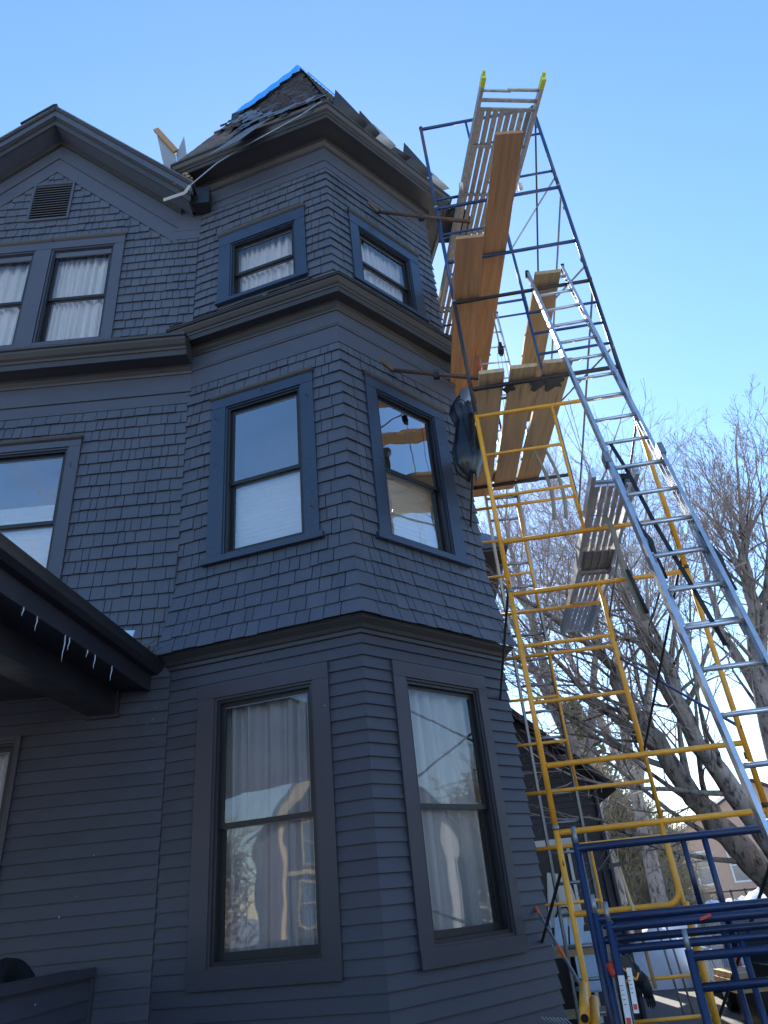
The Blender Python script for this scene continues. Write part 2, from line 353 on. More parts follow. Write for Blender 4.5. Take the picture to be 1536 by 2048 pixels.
# ragged flashing bits along that edge
mb = MB()
for F, n_ in ((FA, 16), (FB, 10)):
    for i in range(n_):
        a = rnd.uniform(0, 2.0); l = rnd.uniform(.06, .3); mb.add([F.pt(a, .30, 8.39), F.pt(a+l, .31, 8.392), F.pt(a+l*.9, .345, 8.40-rnd.uniform(-.01, .02)), F.pt(a+l*.1, .342, 8.395)], [(0, 1, 2, 3)])
obj('loose_flashing', mb, 'felt', house, kind='stuff')
mb = MB(); band(mb, [(0, 10.93), (.022, 10.93), (.020, 11.08), (.036, 11.085), (.036, 11.10), (.045, 11.11), (.03, 11.14), (.026, 11.15), (.026, 11.38)], (0, 1, 2, 5)); obj('frieze', mb, 'trim', house)
mb = MB(); band(mb, [(.026, 11.37), (.045, 11.38), (.05, 11.41), (.085, 11.45), (.09, 11.47), (.105, 11.475), (.105, 11.52), (.34, 11.52), (.34, 11.50), (.365, 11.50), (.365, 11.575), (.38, 11.58), (.385, 11.60), (.42, 11.62), (.445, 11.67), (.47, 11.68), (.47, 11.71), (.44, 11.72)], (0, 1, 2, 5, 4)); obj('eave_cornice', mb, 'corn', house)

# ---- windows
def window(F, o, t, meet, kind, casing='trim', horn=0, cap=True, bottom=None, curtain='white', mull=False, gl='glass'):
    s0, s1, z0, z1 = o; a0, a1, b0, b1 = t
    m = MB()
    fbox(m, F, a0, s0-.0, z0-.0, z1, -.02, .045); wd = obj('window', m, casing, house)
    c = MB(); fbox(c, F, s1, a1, z0, z1, -.02, .045); obj('casing', c, casing, wd)
    c = MB(); fbox(c, F, a0-.002, a1+.002, z1, b1, -.02, .049); obj('casing', c, casing, wd)
    if cap:
        c = MB(); fpo = [(.0, b1), (.055, b1), (.075, b1+.02), (.085, b1+.045), (.0, b1+.06)]
        c.add([F.pt(a0-.015, x, y) for x, y in fpo]+[F.pt(a1+.015, x, y) for x, y in fpo], [tuple(range(5)), tuple(range(9, 4, -1))]+[(i, i+5, (i+1) % 5+5, (i+1) % 5) for i in range(5)]); obj('head_moulding', c, 'corn', wd)
    c = MB(); fbox(c, F, a0-horn, a1+horn, b0, z0, -.02, .055+horn*.5); obj('sill', c, casing, wd)
    # stepped jamb (outer stop then dark frame)
    for nm, o_, d0, d1, wdt, mm in (('jamb', 0, -.02, .03, .022, casing), ('frame', .022, -.10, .012, .03, 'dark')):
        c = MB()
        fbox(c, F, s0+o_, s0+o_+wdt, z0+o_, z1-o_, d0, d1); fbox(c, F, s1-o_-wdt, s1-o_, z0+o_, z1-o_, d0, d1)
        fbox(c, F, s0+o_+wdt, s1-o_-wdt, z1-o_-wdt, z1-o_, d0, d1-.001); fbox(c, F, s0+o_+wdt, s1-o_-wdt, z0+o_, z0+o_+wdt, d0, d1-.001)
        obj(nm, c, mm, wd)
    i0, i1, y0_, y1_ = s0+.052, s1-.052, z0+.052, z1-.052
    for nm, za, zb, d in (('upper_sash', meet-.022, y1_, -.028), ('lower_sash', y0_, meet+.022, -.062)):
        c = MB(); r_ = .038
        fbox(c, F, i0, i0+r_, za, zb, d-.03, d); fbox(c, F, i1-r_, i1, za, zb, d-.03, d)
        fbox(c, F, i0+r_, i1-r_, zb-.042, zb, d-.03, d-.001); fbox(c, F, i0+r_, i1-r_, za, za+(.045 if nm[0] == 'u' else .06), d-.03, d-.001)
        fr_ = obj(nm, c, 'dark', wd)
        c = MB(); c.add([F.pt(i0+r_-.01, d-.012, za+.02), F.pt(i1-r_+.01, d-.012, za+.02), F.pt(i1-r_+.01, d-.012, zb-.02), F.pt(i0+r_-.01, d-.012, zb-.02)], [(0, 1, 2, 3) if F.t.cross(Vector((0, 0, 1))).dot(F.n) > 0 else (3, 2, 1, 0)])
        obj('glass', c, gl, wd)
        c = MB(); g_ = .006   # thin bright glazing edge
        fbox(c, F, i0+r_, i0+r_+g_, za+.045, zb-.042, d-.011, d-.004); fbox(c, F, i0+r_+g_, i1-r_, zb-.042-g_, zb-.042, d-.011, d-.004)
        obj('glazing_bead', c, 'galv', wd)
    dep = -.16
    if curtain in ('white', 'sheer'):
        n_ = 90; rows = []; ph = rnd.uniform(0, 6); gat = [rnd.uniform(.6, 1.5) for _ in range(12)]
        for k in range(14):
            z = z0-.05+(z1-z0+.1)*k/13; row = []
            for j in range(n_+1):
                u = j/n_; am = .028*gat[int(u*11)]*(1 if curtain == 'white' else 1.3)
                sp = 2*pi*(9+2*sin(u*4+ph))*u+ph
                row.append(F.pt(s0-.04+(s1-s0+.08)*u, dep+am*sin(sp+.5*sin(k*.25+u*9))+.012*sin(sp*2.3+1), z))
            rows.append(row)
        c = MB(); c.sheet(rows); obj('curtain', c, 'curt' if curtain == 'white' else 'sheer', wd, smooth=True)
    else:
        c = MB(); zt = curtain; n_ = 34; rows = []
        for k in range(n_+1):
            z = z0+(zt-z0)*k/n_; rows.append([F.pt(s0-.02, dep+.012*(k % 2), z), F.pt(s1+.02, dep+.012*(k % 2), z)])
        c.sheet(rows); obj('blind', c, 'blind', wd)
        c = MB(); fbox(c, F, s0-.1, s1+.1, z0-.1, z1+.1, -.62, -.6); obj('dark_room_panel', c, 'inner', wd)  # dark panel behind the blind, room shade put into its colour
    return wd
for key, F in (('A', FA), ('B', FB)):
    H, T = HOLES[key], TR[key]
    window(F, H[0], T[0], 2.355, 1, 'trimd', cap=False, curtain='sheer')
    window(F, H[1], (T[1][0], T[1][1], 4.96, 7.2), 5.97, 1, 'fresh', horn=.045, curtain=6.02, gl='glass2')
    window(F, H[2], (T[2][0], T[2][1], 8.86, 10.22), 9.41, 1, 'fresh', horn=.02, curtain='white')
window(FW, HOLES['W'][0], (1.10, 2.17, 8.48, 10.60), 9.47, 1, 'trim', curtain='white')
window(FW, HOLES['W'][1], (2.175, 3.48, 8.48, 10.60), 9.47, 1, 'trim', curtain='white')
window(FW, HOLES['W'][2], (1.29, 2.60, 4.98, 6.90), 5.80, 1, 'trim', curtain=6.12, gl='glass2')
window(FW, HOLES['W'][3], (1.435, 2.56, 1.15, 3.37), 2.3, 1, 'trimd', cap=False, curtain='white')
# shutter hooks on the casings
for F, a, z in ((FA, .42, 6.85), (FA, .42, 5.35), (FA, 1.62, 6.9), (FW, 1.36, 6.5), (FA, 1.0, 7.14)):
    mb = MB(); mb.tube([F.pt(a, .05, z), F.pt(a, .085, z), F.pt(a-.015, .09, z+.045)], .004*KU, 6); obj('shutter_hook', mb, 'dark', house)

# ---- main wall frieze, gutter, gable
mb = MB(); L0, L1 = -.02, 6
for a, b, o in ((7.33, 7.50, .022), (7.525, 7.82, .026)): fbox(mb, FW, L0, L1, a, b, 0, o)
fbox(mb, FW, L0, L1, 7.50, 7.525, 0, .042); obj('frieze', mb, 'trim', house)
def sweepW(prof, name, m, a0=-.02, a1=6.):
    mb = MB(); n = len(prof); v = [FW.pt(a0, x, z) for x, z in prof]+[FW.pt(a1, x, z) for x, z in prof]
    mb.add(v, [(i, i+1, n+i+1, n+i) for i in range(n-1)]+[tuple(range(n))[::-1], tuple(range(n, 2*n))]); return obj(name, mb, m, house)
sweepW([(0, 7.80), (.04, 7.80), (.05, 7.83), (.085, 7.87), (.09, 7.91), (.28, 7.91), (.28, 7.885), (.30, 7.885), (.30, 7.97), (.315, 7.975), (.33, 8.0), (.36, 8.02), (.40, 8.07), (.405, 8.10), (.43, 8.105), (.43, 8.135), (.41, 8.14), (.40, 8.115), (0, 8.30)], 'cornice', 'corn', -.02)
sweepW([(.42, 8.14), (.43, 8.148), (0, 8.34), (0, 8.33)], 'lower_roof', 'roof', -.02)
# gable: frieze boards, crown, soffit, rake
AX, SL = 2.37, .975
def rake(lo, hi, o0, o1, name, m, sa=.30, sb=5.0, par=house, gm=.0):
    """band between two parallel rake lines given by their apex heights"""
    for sgn in (1, -1):
        end = AX-(sa) if sgn == 1 else (sb-AX)
        e = AX-sgn*end
        mb = MB(); fpoly(mb, FW, [(AX, lo), (AX, hi), (e, hi-SL*end), (e, lo-SL*end)], o0, o1); obj(name, mb, m, par)
rake(12.33, 12.66, 0, .024, 'rake_frieze', 'trim', .33)
rake(12.66, 12.70, 0, .045, 'rake_bead', 'trim', .33)
rake(12.70, 13.00, 0, .028, 'rake_frieze', 'trim', .30)
rake(13.00, 13.10, 0, .075, 'rake_crown', 'corn', .28)
rake(13.10, 13.13, -.1, .32, 'rake_soffit', 'trim', .1)
rake(13.085, 13.21, .32, .345, 'rake_board', 'corn', .06)
rake(13.21, 13.245, .32, .365, 'rake_board', 'corn', .05)
rake(13.245, 13.38, .32, .40, 'rake_board', 'trim', .03)
rake(13.38, 13.42, .30, .425, 'rake_board', 'corn', .02)
rake(13.425, 13.46, -9, .44, 'gable_roof', 'roof', .0)
mb = MB(); fbox(mb, FW, -.02, .40, 10.42, 10.60, .0, .026); fbox(mb, FW, -.02, .36, 10.6, 11.0, .0, .03); obj('frieze_return', mb, 'trim', house)
mb = MB(); fpoly(mb, FW, [(AX-.03, 13.47), (AX+.03, 13.47), (AX+.5, 13.02), (AX+.42, 13.06)], .1, .46); obj('ridge_cap', mb, 'felt', house)
# box end of the gutter between gable and tower
mb = MB(); fbox(mb, FW, -.18, .06, 10.92, 11.28, 0, .24); obj('eave_end_box', mb, 'dark', house)
# louvred vent
mb = MB(); vt = (2.03, 2.68, 11.14, 12.02)
for a, b, c, d in ((2.03, 2.065, 11.14, 12.02), (2.645, 2.68, 11.14, 12.02), (2.065, 2.645, 11.985, 12.02), (2.065, 2.645, 11.14, 11.175)): fbox(mb, FW, a, b, c, d, -.01, .04)
vent = obj('louvre_vent', mb, 'trim', house)
mb = MB(); fbox(mb, FW, 2.05, 2.66, 11.16, 12.0, -.03, .001); obj('vent_backing', mb, 'dark', vent)
for i in range(14):
    z = 11.185+i*.058; mb = MB(); p_ = FW.pt
    mb.hexa([p_(2.065,.03,z), p_(2.645,.03,z), p_(2.645,.034,z+.008), p_(2.065,.034,z+.008), p_(2.065,.002,z+.03), p_(2.645,.002,z+.03), p_(2.645,.006,z+.038), p_(2.065,.006,z+.038)]); obj('louvre', mb, 'trim', vent)

# ---- tower roof
APEX = Vector((CEN.x, CEN.y, zz(17.35))); er = [Vector((h.x, h.y, zz(11.70))) for h in ring(.44)]
mb = MB()
for i in range(6): mb.add([er[i], er[(i+1) % 6], APEX], [(0, 1, 2)])
roof = obj('tower_roof', mb, 'sheath', house)
def roofpt(i, u, v, lift=0):    # u along eave 0..1 (vertex i to i+1), v up 0..1
    a = er[i].lerp(er[(i+1) % 6], u); q = a.lerp(APEX, v)
    nrm = (er[(i+1) % 6]-er[i]).cross(APEX-er[i]).normalized()
    if nrm.z < 0: nrm = -nrm
    return q+nrm*lift
nr = 25
def exposed(u, v):   # stripped area, low on the left of the front slope plus a strip above the eave
    e = .07+.018*sin(u*23)+.01*sin(u*57)
    if u < .50: e = max(e, .30-.62*max(0, u-.05)+.03*sin(u*40)+.02*sin(u*90))
    return v < e
for fi in (0, 1, 2):
    mass = MB()
    for i in range(nr):
        v0 = i/nr; v1 = v0+1/nr
        if v1 > .985: break
        seg = max(3, int(20*(1-v0))); off = (i % 2)*.5
        xs = [0]+[(k+off)/seg for k in range(1, seg+1) if 0 < (k+off)/seg < 1]+[1]
        for a, b in zip(xs, xs[1:]):
            um = (a+b)/2
            if fi == 0 and exposed(um, (v0+v1)/2): continue
            if fi > 0 and v0 < .045+.02*sin(um*19+fi): continue
            lf = .030+rnd.uniform(-.008, .016); dz = rnd.uniform(-.10, .06)/nr
            if fi == 0 and exposed(um, v0-.03): lf += rnd.uniform(0, .05); dz -= rnd.uniform(0, .5)/nr
            q = [roofpt(fi, a+.001, v0+dz, lf), roofpt(fi, b-.001, v0+dz, lf), roofpt(fi, b-.001, v1+.006, .006), roofpt(fi, a+.001, v1+.006, .006)]
            q2 = [roofpt(fi, a+.001, v0+dz, lf-.03), roofpt(fi, b-.001, v0+dz, lf-.03)]
            mass.add(q+q2, [(0, 1, 2, 3), (4, 5, 1, 0)])
    obj('roof_shingles', mass, 'roof', roof, kind='stuff')
for i in range(22):          # bare boards of the stripped corner
    v0 = .003+i*.0155
    ue = .50 if v0 > .09 else .98
    if v0 > .09: ue = min(.5, (.34-v0)/.62+.05)
    if ue < .03: break
    mb = MB(); a, b = .004+rnd.uniform(0, .01), ue+rnd.uniform(-.02, .05)
    q = [roofpt(0, a, v0, .012), roofpt(0, b, v0, .012), roofpt(0, b, v0+.0145, .010), roofpt(0, a, v0+.0145, .010)]
    mb.add(q+[c-Vector((0, 0, .012)) for c in q], [(0, 1, 2, 3), (0, 1, 5, 4), (1, 2, 6, 5), (3, 0, 4, 7)]); obj('sheathing_board', mb, 'sheath', roof)
for vi in (1, 2):            # hip caps
    mb = MB()
    for k in range(34):
        a = er[vi].lerp(APEX, .05+k*.028); b = er[vi].lerp(APEX, .05+(k+1.25)*.028); out = (er[vi]-APEX); out.z = 0; out.normalize()
        sd_ = Vector((-out.y, out.x, 0)); c = a+out*.035+Vector((0, 0, .03)); d = b+out*.015+Vector((0, 0, .01))
        mb.add([a-sd_*.09-out*.03, c, a+sd_*.09-out*.03, b+sd_*.09-out*.04, d, b-sd_*.09-out*.04], [(0, 1, 4, 5), (1, 2, 3, 4)])
    obj('hip_caps', mb, 'roof', roof, kind='stuff')
# blue tarp folded over the far hip and the peak
rows = []
for k in range(31):
    v = .40+.615*k/30; row = []
    for j in range(7):
        t = j/6
        if t < .5:
            q = roofpt(5, 1-.5*(.5-t)*2*min(1, .35+(1-min(v, 1))*1.0), min(v, 1), .07)
        else:
            wdt = (.18+.02*sin(k*1.3)+.012*sin(k*2.9))/max(.12, 1-min(v, .93))*.8*min(1, (v-.22)*5)
            q = roofpt(0, (t-.5)*2*min(.9, wdt), min(v, 1), .085+.006*sin(k*1.1+j))
        row.append(q+Vector((0, 0, .03 if v > .97 else 0)))
    rows.append(row)
mb = MB(); mb.sheet(rows)
top = roofpt(0, 0, .95, .05)
mb.add([APEX+Vector((0, 0, .14)), roofpt(0, .0, .93, .09), roofpt(0, .45, .965, .09), roofpt(0, 1, .955, .05), roofpt(1, .9, .95, .05), roofpt(5, .3, .94, .06)], [(0, 1, 2), (0, 2, 3), (0, 3, 4), (0, 5, 1)])
# a strip down the near right hip, just peeping over it
rr_ = []
for k in range(20):
    v = .45+.5*k/19; rr_.append([roofpt(1, .93, v, .05), roofpt(1, .998, v, .07), ])
mb.sheet(rr_)
obj('tarpaulin', mb, 'tarp', None, smooth=False, label='bright blue tarpaulin strip draped over the tower roof peak and left hip', cat='tarp')
# torn felt and curled roofing along the eaves
def flap(name, pts, m, par=house, thick=.006):
    mb = MB(); mb.poly(pts, (0, 0, thick)); return obj(name, mb, m, par)
def eavept(i, u, out, up): a = er[i].lerp(er[(i+1) % 6], u); d = (a-CEN); d.z = 0; d.normalize(); return a+d*out+Vector((0, 0, up))
for u0, u1, h, c in ((.06, .27, .42, 0), (.24, .36, .38, 0), (.34, .48, .30, 1), (.50, .60, .14, 0), (.60, .78, .46, 0), (.76, .93, .26, 1)):
    rows = []
    for k in range(8):
        t = k/7; u = u0+(u1-u0)*t; hh = h*((1-t)**(.9))+.05
        rows.append([eavept(1, u, -.12, .02), eavept(1, u, .0+.03*sin(3*t), hh*.5+.02), eavept(1, u+.012, .02+.08*t, hh)])
    mb = MB(); mb.sheet(rows); obj('torn_felt', mb, 'flash' if c else 'felt', house, smooth=True)
rows = []
for k in range(10):
    t = k/9; rows.append([eavept(2, .1+.25*t, -.1, .0), eavept(2, .1+.25*t, .25, .1+.12*sin(t*5)), eavept(2, .1+.25*t, .35, -.3)])
mb = MB(); mb.sheet(rows); obj('torn_felt', mb, 'felt', house, smooth=True)
# dangling shingle sheet and drip edge over the front cornice
mb = MB(); mb.add([eavept(0, .50, .03, .10), eavept(0, .60, .03, .12), eavept(0, .40, .20, -.42), eavept(0, .30, .20, -.45), eavept(0, .66, .05, .10), eavept(0, .52, .26, -.50)], [(0, 1, 2, 3), (1, 4, 5, 2)]); obj('hanging_shingle_sheet', mb, 'roof', house)
mb = MB(); pts = [eavept(0, .97, .02, .05), eavept(0, .84, .05, -.12), eavept(0, .70, .08, -.26), eavept(0, .50, .10, -.40), eavept(0, .34, .10, -.52), eavept(0, .16, .06, -.70), eavept(0, .12, .04, -.78), eavept(0, -.03, .02, -.72)]
for a, b in zip(pts[:6], pts[1:6]): mb.bar(a, b, .018, .006, (0, 1, .2))
obj('hanging_drip_edge', mb, 'galv', house)
mb = MB()
for a, b in zip(pts[5:], pts[6:]): mb.bar(a, b, .04, .006, (0, 1, .6))
obj('hanging_drip_edge', mb, 'flash', house)
for u0, v0, w_, l_, dr in ((.30, .19, .22, .16, .10), (.44, .12, .20, .15, .14), (.22, .27, .20, .12, .06), (.60, .09, .25, .10, .10), (.80, .08, .20, .08, .08), (.36, .07, .13, .17, .28), (.14, .31, .16, .10, .05)):
    rows = []
    for k in range(5):
        t = k/4; dr_ = dr*.3; rows.append([roofpt(0, u0+w_*j/5+.03*sin(j*2+k), v0+l_*(1-t)*.5-.02*t+.012*sin(j*3.1), .045+dr_*t*t+.008*sin(j*2.3+u0*9))-Vector((0, 0, dr*.5*t*t)) for j in range(6)])
    mb = MB(); mb.sheet(rows); obj('torn_shingle_sheet', mb, 'roof' if u0 != .36 else 'felt', house)
# valley flashing and offcut between roofs
mb = MB(); mb.poly([(-2.908, 6.313, 12.314), (-2.598, 6.392, 11.792), (-2.535, 6.417, 11.346), (-2.75, 6.383, 11.485)], (0, .004, 0)); obj('valley_flashing', mb, 'flash', house)
mb = MB(); mb.poly([(-2.592, 6.395, 11.795), (-2.452, 6.289, 12.07), (-2.368, 6.321, 11.427), (-2.521, 6.401, 11.32)], (0, .004, 0)); obj('valley_flashing', mb, 'flash', house)
mb = MB(); mb.bar((-2.902, 6.293, 12.321), (-2.588, 6.375, 11.838), .04, .085, (.6, 0, .8)); obj('roof_offcut', mb, 'timber', None, label='raw timber offcut standing on edge in the valley between gable and tower roof', cat='timber')
mb = MB()
for i in range(60):
    c = FW.pt(.2+rnd.uniform(-.16, .12), .30+rnd.uniform(-.06, .08), 11.33+rnd.uniform(-.12, .07)); s_ = rnd.uniform(.01, .035)
    mb.box(c-Vector((s_, s_, s_*.6)), c+Vector((s_, s_, s_*.6)))
obj('splintered_wood', mb, 'timber', house, kind='stuff')

# ---- porch at the left
PK = .853; px = -2.64*PK; yW = PLp.y-.02; y1 = 1.1  # porch coordinates fitted to image pixels, scaled about the camera position
def pz(z): return 1.6+(z-1.6)*PK
def sweepY(prof, name, m, ya=yW, yb=y1, par=house):
    n = len(prof); mb = MB(); mb.add([(x+(ya-yW)*.05, ya, z) for x, z in prof]+[(x+(yb-yW)*.05, yb, z) for x, z in prof], [(i, (i+1) % n, n+(i+1) % n, n+i) for i in range(n)]+[tuple(range(n)), tuple(range(n, 2*n))[::-1]]); return obj(name, mb, m, par)
sweepY([(px-.07, pz(4.02)), (px-.005, pz(4.03)), (px+.035, pz(4.07)), (px+.045, pz(4.11)), (px+.06, pz(4.15)), (px+.05, pz(4.16)), (px+.03, pz(4.12)), (px-.07, pz(4.12))], 'porch_gutter', 'porchb')
sweepY([(px-.10, pz(3.85)), (px-.065, pz(3.85)), (px-.065, pz(4.02)), (px-.07, pz(4.12)), (px-.10, pz(4.12))], 'porch_fascia', 'porchb')
sweepY([(px-.10, pz(3.87)), (px-.10, pz(3.90)), (px-.46, pz(3.90)), (px-.46, pz(3.87))], 'porch_soffit', 'porchb')
sweepY([(-3.07*PK, pz(3.64)), (-3.07*PK, pz(3.90)), (-3.36*PK, pz(3.90)), (-3.36*PK, pz(3.64))], 'porch_beam', 'porchb')
sweepY([(-3.4*PK, pz(3.90)), (-3.4*PK, pz(3.93)), (-8*PK, pz(3.93)), (-8*PK, pz(3.90))], 'porch_ceiling', 'porchb')
sweepY([(px+.02, pz(4.14)), (px+.02, pz(4.165)), (-8*PK, pz(5.3)), (-8*PK, pz(5.27))], 'porch_roof', 'roof')
mb = MB(); mb.bar((-3.07*PK, yW, pz(3.63)), (-3.07*PK, yW-.03, pz(3.95)), .06, .05); mb.bar((-3.38*PK, yW-.02, pz(3.62)), (-3.02*PK, yW-.02, pz(3.62)), .03, .03); obj('beam_bracket', mb, 'porchb', house)
mb = MB()
for i in range(90):
    c = Vector((px+rnd.uniform(-.12, .06), yW-rnd.uniform(0, .45), pz(4.17)+rnd.uniform(0, .03))); d = Vector((rnd.uniform(-.1, .1), rnd.uniform(-.12, .12), rnd.uniform(-.03, .05))); mb.bar(c, c+d, .006, .004)
obj('gutter_debris', mb, 'sheath', house, kind='stuff')
mb = MB(); mb.poly([(px-.28, yW-.36, pz(4.17)), (px-.05, yW-.36, pz(4.19)), (px-.02, yW-.02, pz(4.20)), (px-.2, yW-.02, pz(4.22))], (0, 0, .01)); obj('step_flashing', mb, 'flash', house)
mb = MB(); mb.poly([(px-.36, yW-.45, pz(4.30)), (px-.10, yW-.45, pz(4.28)), (px-.08, yW-.45, pz(4.36)), (px-.32, yW-.45, pz(4.38))], (0, .006, 0)); obj('flashing_scrap', mb, 'foam', house)
ICE = [(2.35, .22), (3.05, .09), (3.15, .12), (4.02, .26), (4.22, .36), (4.9, .08), (5.1, .13), (5.55, .24), (5.62, .12), (5.95, .08), (6.1, .14), (6.45, .15)]
ICL = ['icicle hanging from the porch edge beyond the left picture edge', 'tiny icicle at the left picture edge under the porch gutter', 'small icicle just right of the one at the left picture edge', 'long slim icicle left of the longest one', 'longest icicle under the porch gutter', 'very short icicle in the gap right of the longest icicle',
 'short icicle before the twin icicles in the middle of the gutter', 'medium icicle, left of the close pair halfway along the gutter', 'shorter icicle of the close pair halfway along the gutter', 'small icicle right of the close pair', 'short thin icicle second from the house wall', 'icicle nearest the house wall']
for i, (y, h) in enumerate(ICE):
    mb = MB(); y *= PK; h *= PK; x = px-.07+(y-yW)*.05; z0 = pz(3.86); mb.tube([(x, y, z0), (x+.005, y, z0-h*.35), (x-.004, y+.004, z0-h*.7), (x, y, z0-h)], [.006, .0045, .003, .001], 7)
    obj('icicle', mb, 'ice', None, smooth=True, label=ICL[i], cat='icicle', group='icicles along the porch edge')
mb = MB(); hp = [(-2.80, 4.35, pz(3.65)), (-2.80, 4.35, pz(3.56))]+[(-2.80+.03*sin(t), 4.35, pz(3.53)+.03*cos(t)) for t in np.linspace(0, 4.2, 9)]
mb.tube(hp, .006, 7); obj('plant_hook', mb, 'galv', None, label='small curved steel hook screwed under the porch beam', cat='hook')
# porch half wall
mb = MB(); mb.box((-2.70, .7, .0), (-2.60, yW-.05, 1.335)); hw = obj('porch_half_wall', mb, 'clap', house)
mb = MB(); mb.box((-2.75, .7, 1.34), (-2.55, yW-.06, 1.395)); obj('rail_cap', mb, 'trimd', hw)
mb = MB(); mb.box((-2.595, yW-.055, 0), (-2.565, yW-.02, 1.40)); obj('corner_bead', mb, 'trimd', hw)
z = .02
while z < 1.22:
    mb = MB(); mb.hexa([(-2.60, .8, z), (-2.58, .8, z), (-2.58, yW-.06, z), (-2.60, yW-.06, z), (-2.60, .8, z+.110), (-2.597, .8, z+.110), (-2.597, yW-.06, z+.110), (-2.60, yW-.06, z+.110)]); obj('clapboard', mb, 'clap', hw); z += .107
mb = MB(); mb.box((-7, .8, .0), (-2.71, yW-.02, .55)); obj('porch_floor', mb, 'trimd', house)
# rounded chair back over the rail
ch = thing('porch_chair', 'black round-backed wicker chair on the porch behind the half wall', 'chair', (-2.95, 5.8, .55))
rows = []
for k in range(13):
    a = -1.3+2.6*k/12; row = []
    for j in range(9):
        t = j/8; hgt = .9+.76*sin(pi*(.12+.76*k/12))**.5*t*.75
        row.append((-2.92-.22*cos(a)+.1*t, 5.8+.34*sin(a), hgt-.02+.08*t*cos(a)))
    rows.append(row)
mb = MB(); mb.sheet(rows); b_ = obj('backrest', mb, 'chair', ch, smooth=True); md = b_.modifiers.new('s', 'SOLIDIFY'); md.thickness = .07
mb = MB(); mb.box((-3.2, 5.5, .88), (-2.72, 6.1, 1.0)); obj('seat', mb, 'chair', ch)
for x in (-3.15, -2.78):
    for y in (5.55, 6.05): mb = MB(); mb.tube([(x, y, .55), (x, y, .9)], .02); obj('leg', mb, 'chair', ch)
mb = MB(); cpt = []
for k in range(26):
    t = k/25; cpt.append(FW.pt(-.0+.02*sin(t*3)+.012, .03, 5.2-t*1.25))
mb.tube(cpt, .004, 5); obj('cable', mb, 'blk', house)

# ------------------------------------------------------------------ scaffold
LA = Vector((1.02, 5.66, 0)); LD = Vector((2.515, 5.53, 0)); RA = Vector((.93, 7.69, 0)); RD = Vector((2.41, 7.58, 0))
def scaf(front, z0, z1, colour, spec, label, legs=(1, 1), cc=None, lm=None):
    A_, D_ = (LA, LD) if front else (RA, RD)
    A_ = A_.copy(); D_ = D_.copy()
    def q(f, z): a = A_.lerp(D_, f); return Vector((a.x, a.y, z))
    t = thing('scaffolding_section', label, 'scaffolding', (A_.x, A_.y, z0), 'stacked scaffold frames beside the tower')
    for i, f in enumerate((0, 1)):
        if not legs[i]: continue
        mb = MB(); mb.tube([q(f, z0+.02), q(f, z1-.01)], .0215, 12); obj('leg', mb, lm[i] if lm else colour, t, smooth=True)
        mb = MB(); mb.tube([q(f, z1-.012), q(f, z1+.02)], .025, 12); obj('coupling_pin', mb, 'galv' if rnd.random() < .6 else 'rust', t, smooth=True)
        for zl in (z0+.35, z1-.35):     # brace studs
            mb = MB(); a = q(f, zl); mb.tube([a+Vector((0, -.0, 0)), a+Vector((.0, .045, 0))], .007, 6); mb.box(a+Vector((-.012, .04, -.022)), a+Vector((.012, .052, .03))); obj('brace_lock', mb, 'rust', t)
    for s_ in spec:
        mb = MB()
        if s_[0] == 'h':
            _, z, f0, f1, rr = s_; g = .012
            mb.tube([q(f0+(g if f0 == 0 else 0), z), q(f1-(g if f1 == 1 else 0), z)], rr, 10); obj('crossbar' if rr > .018 else 'rung', mb, (cc or colour) if rr > .018 and cc else colour, t, smooth=True)
        elif s_[0] == 'v':
            _, f, za, zb, rr = s_; mb.tube([q(f, za), q(f, zb)], rr, 10); obj('inner_upright', mb, colour, t, smooth=True)
        elif s_[0] == 'u':   # hoop: from (f, za) down, curved into bar to leg at f1
            _, f, za, zb, f1, rr = s_; r_ = .10; sg = 1 if f1 > f else -1; L = (D_-A_).length
            pts = [q(f, za), q(f, zb+r_)]+[q(f+sg*(r_/L)*(1-cos(a)), zb+r_*(1-sin(a))) for a in np.linspace(.2, pi/2, 6)]+[q(f1, zb)]
            mb.tube(pts, rr, 10); obj('hoop', mb, colour, t, smooth=True)
    return t
rg = .0155
std = lambda top: [('h', top-.03, 0, 1, .021), ('h', top-.50, 0, .5, rg), ('h', top-.97, 0, .5, rg), ('h', top-1.45, 0, 1, .021), ('v', .5, top-1.45, top-.03, rg)]
scaf(1, 0, 1.99, 'yel', [('h', 1.96, 0, 1, .0215), ('u', .5, 1.95, 1.44, 0.0, .02), ('v', .52, .3, 1.45, .018)], 'yellow scaffold frame at ground level nearest the house corner, under the other front frames')
scaf(1, 1.99, 3.88, 'yel', std(3.88), 'yellow front scaffold frame, second up from the ground, beside the belt of the tower')
scaf(1, 3.88, 5.81, 'yel', std(5.81), 'yellow front scaffold frame, third from the ground, just below the three-plank deck')
scaf(1, 5.81, 7.39, 'blue', [('h', 7.37, 0, 1, .021), ('h', 6.13, 0, 1, .024), ('h', 7.04, .5, 1, rg), ('h', 6.74, .5, 1, rg), ('h', 6.45, .5, 1, rg), ('v', .5, 6.13, 7.37, rg)], 'blue front scaffold frame whose bar carries the three-plank deck, above the yellow frames', cc='blk', lm=('blk', 'bluegrey'))
scaf(1, 7.39, 9.0, 'blue', [('h', 8.98, 0, 1, .021), ('h', 8.02, 0, 1, .021), ('h', 8.5, 0, .5, rg), ('v', .5, 8.02, 8.5, rg)], 'blue front scaffold frame second from the top, beside the upper tower window', lm=('blue', 'blue'))
scaf(1, 9.0, 10.64, 'blue', [('h', 10.62, 0, 1, .0215), ('h', 9.30, .45, 1, rg), ('h', 10.07, .4, 1, rg), ('v', .4, 10.07, 10.62, rg), ('h', 9.14, 0, .22, .018)], 'topmost blue front scaffold frame around the aluminium deck, rusty at its left leg', lm=('brust', 'blue'))
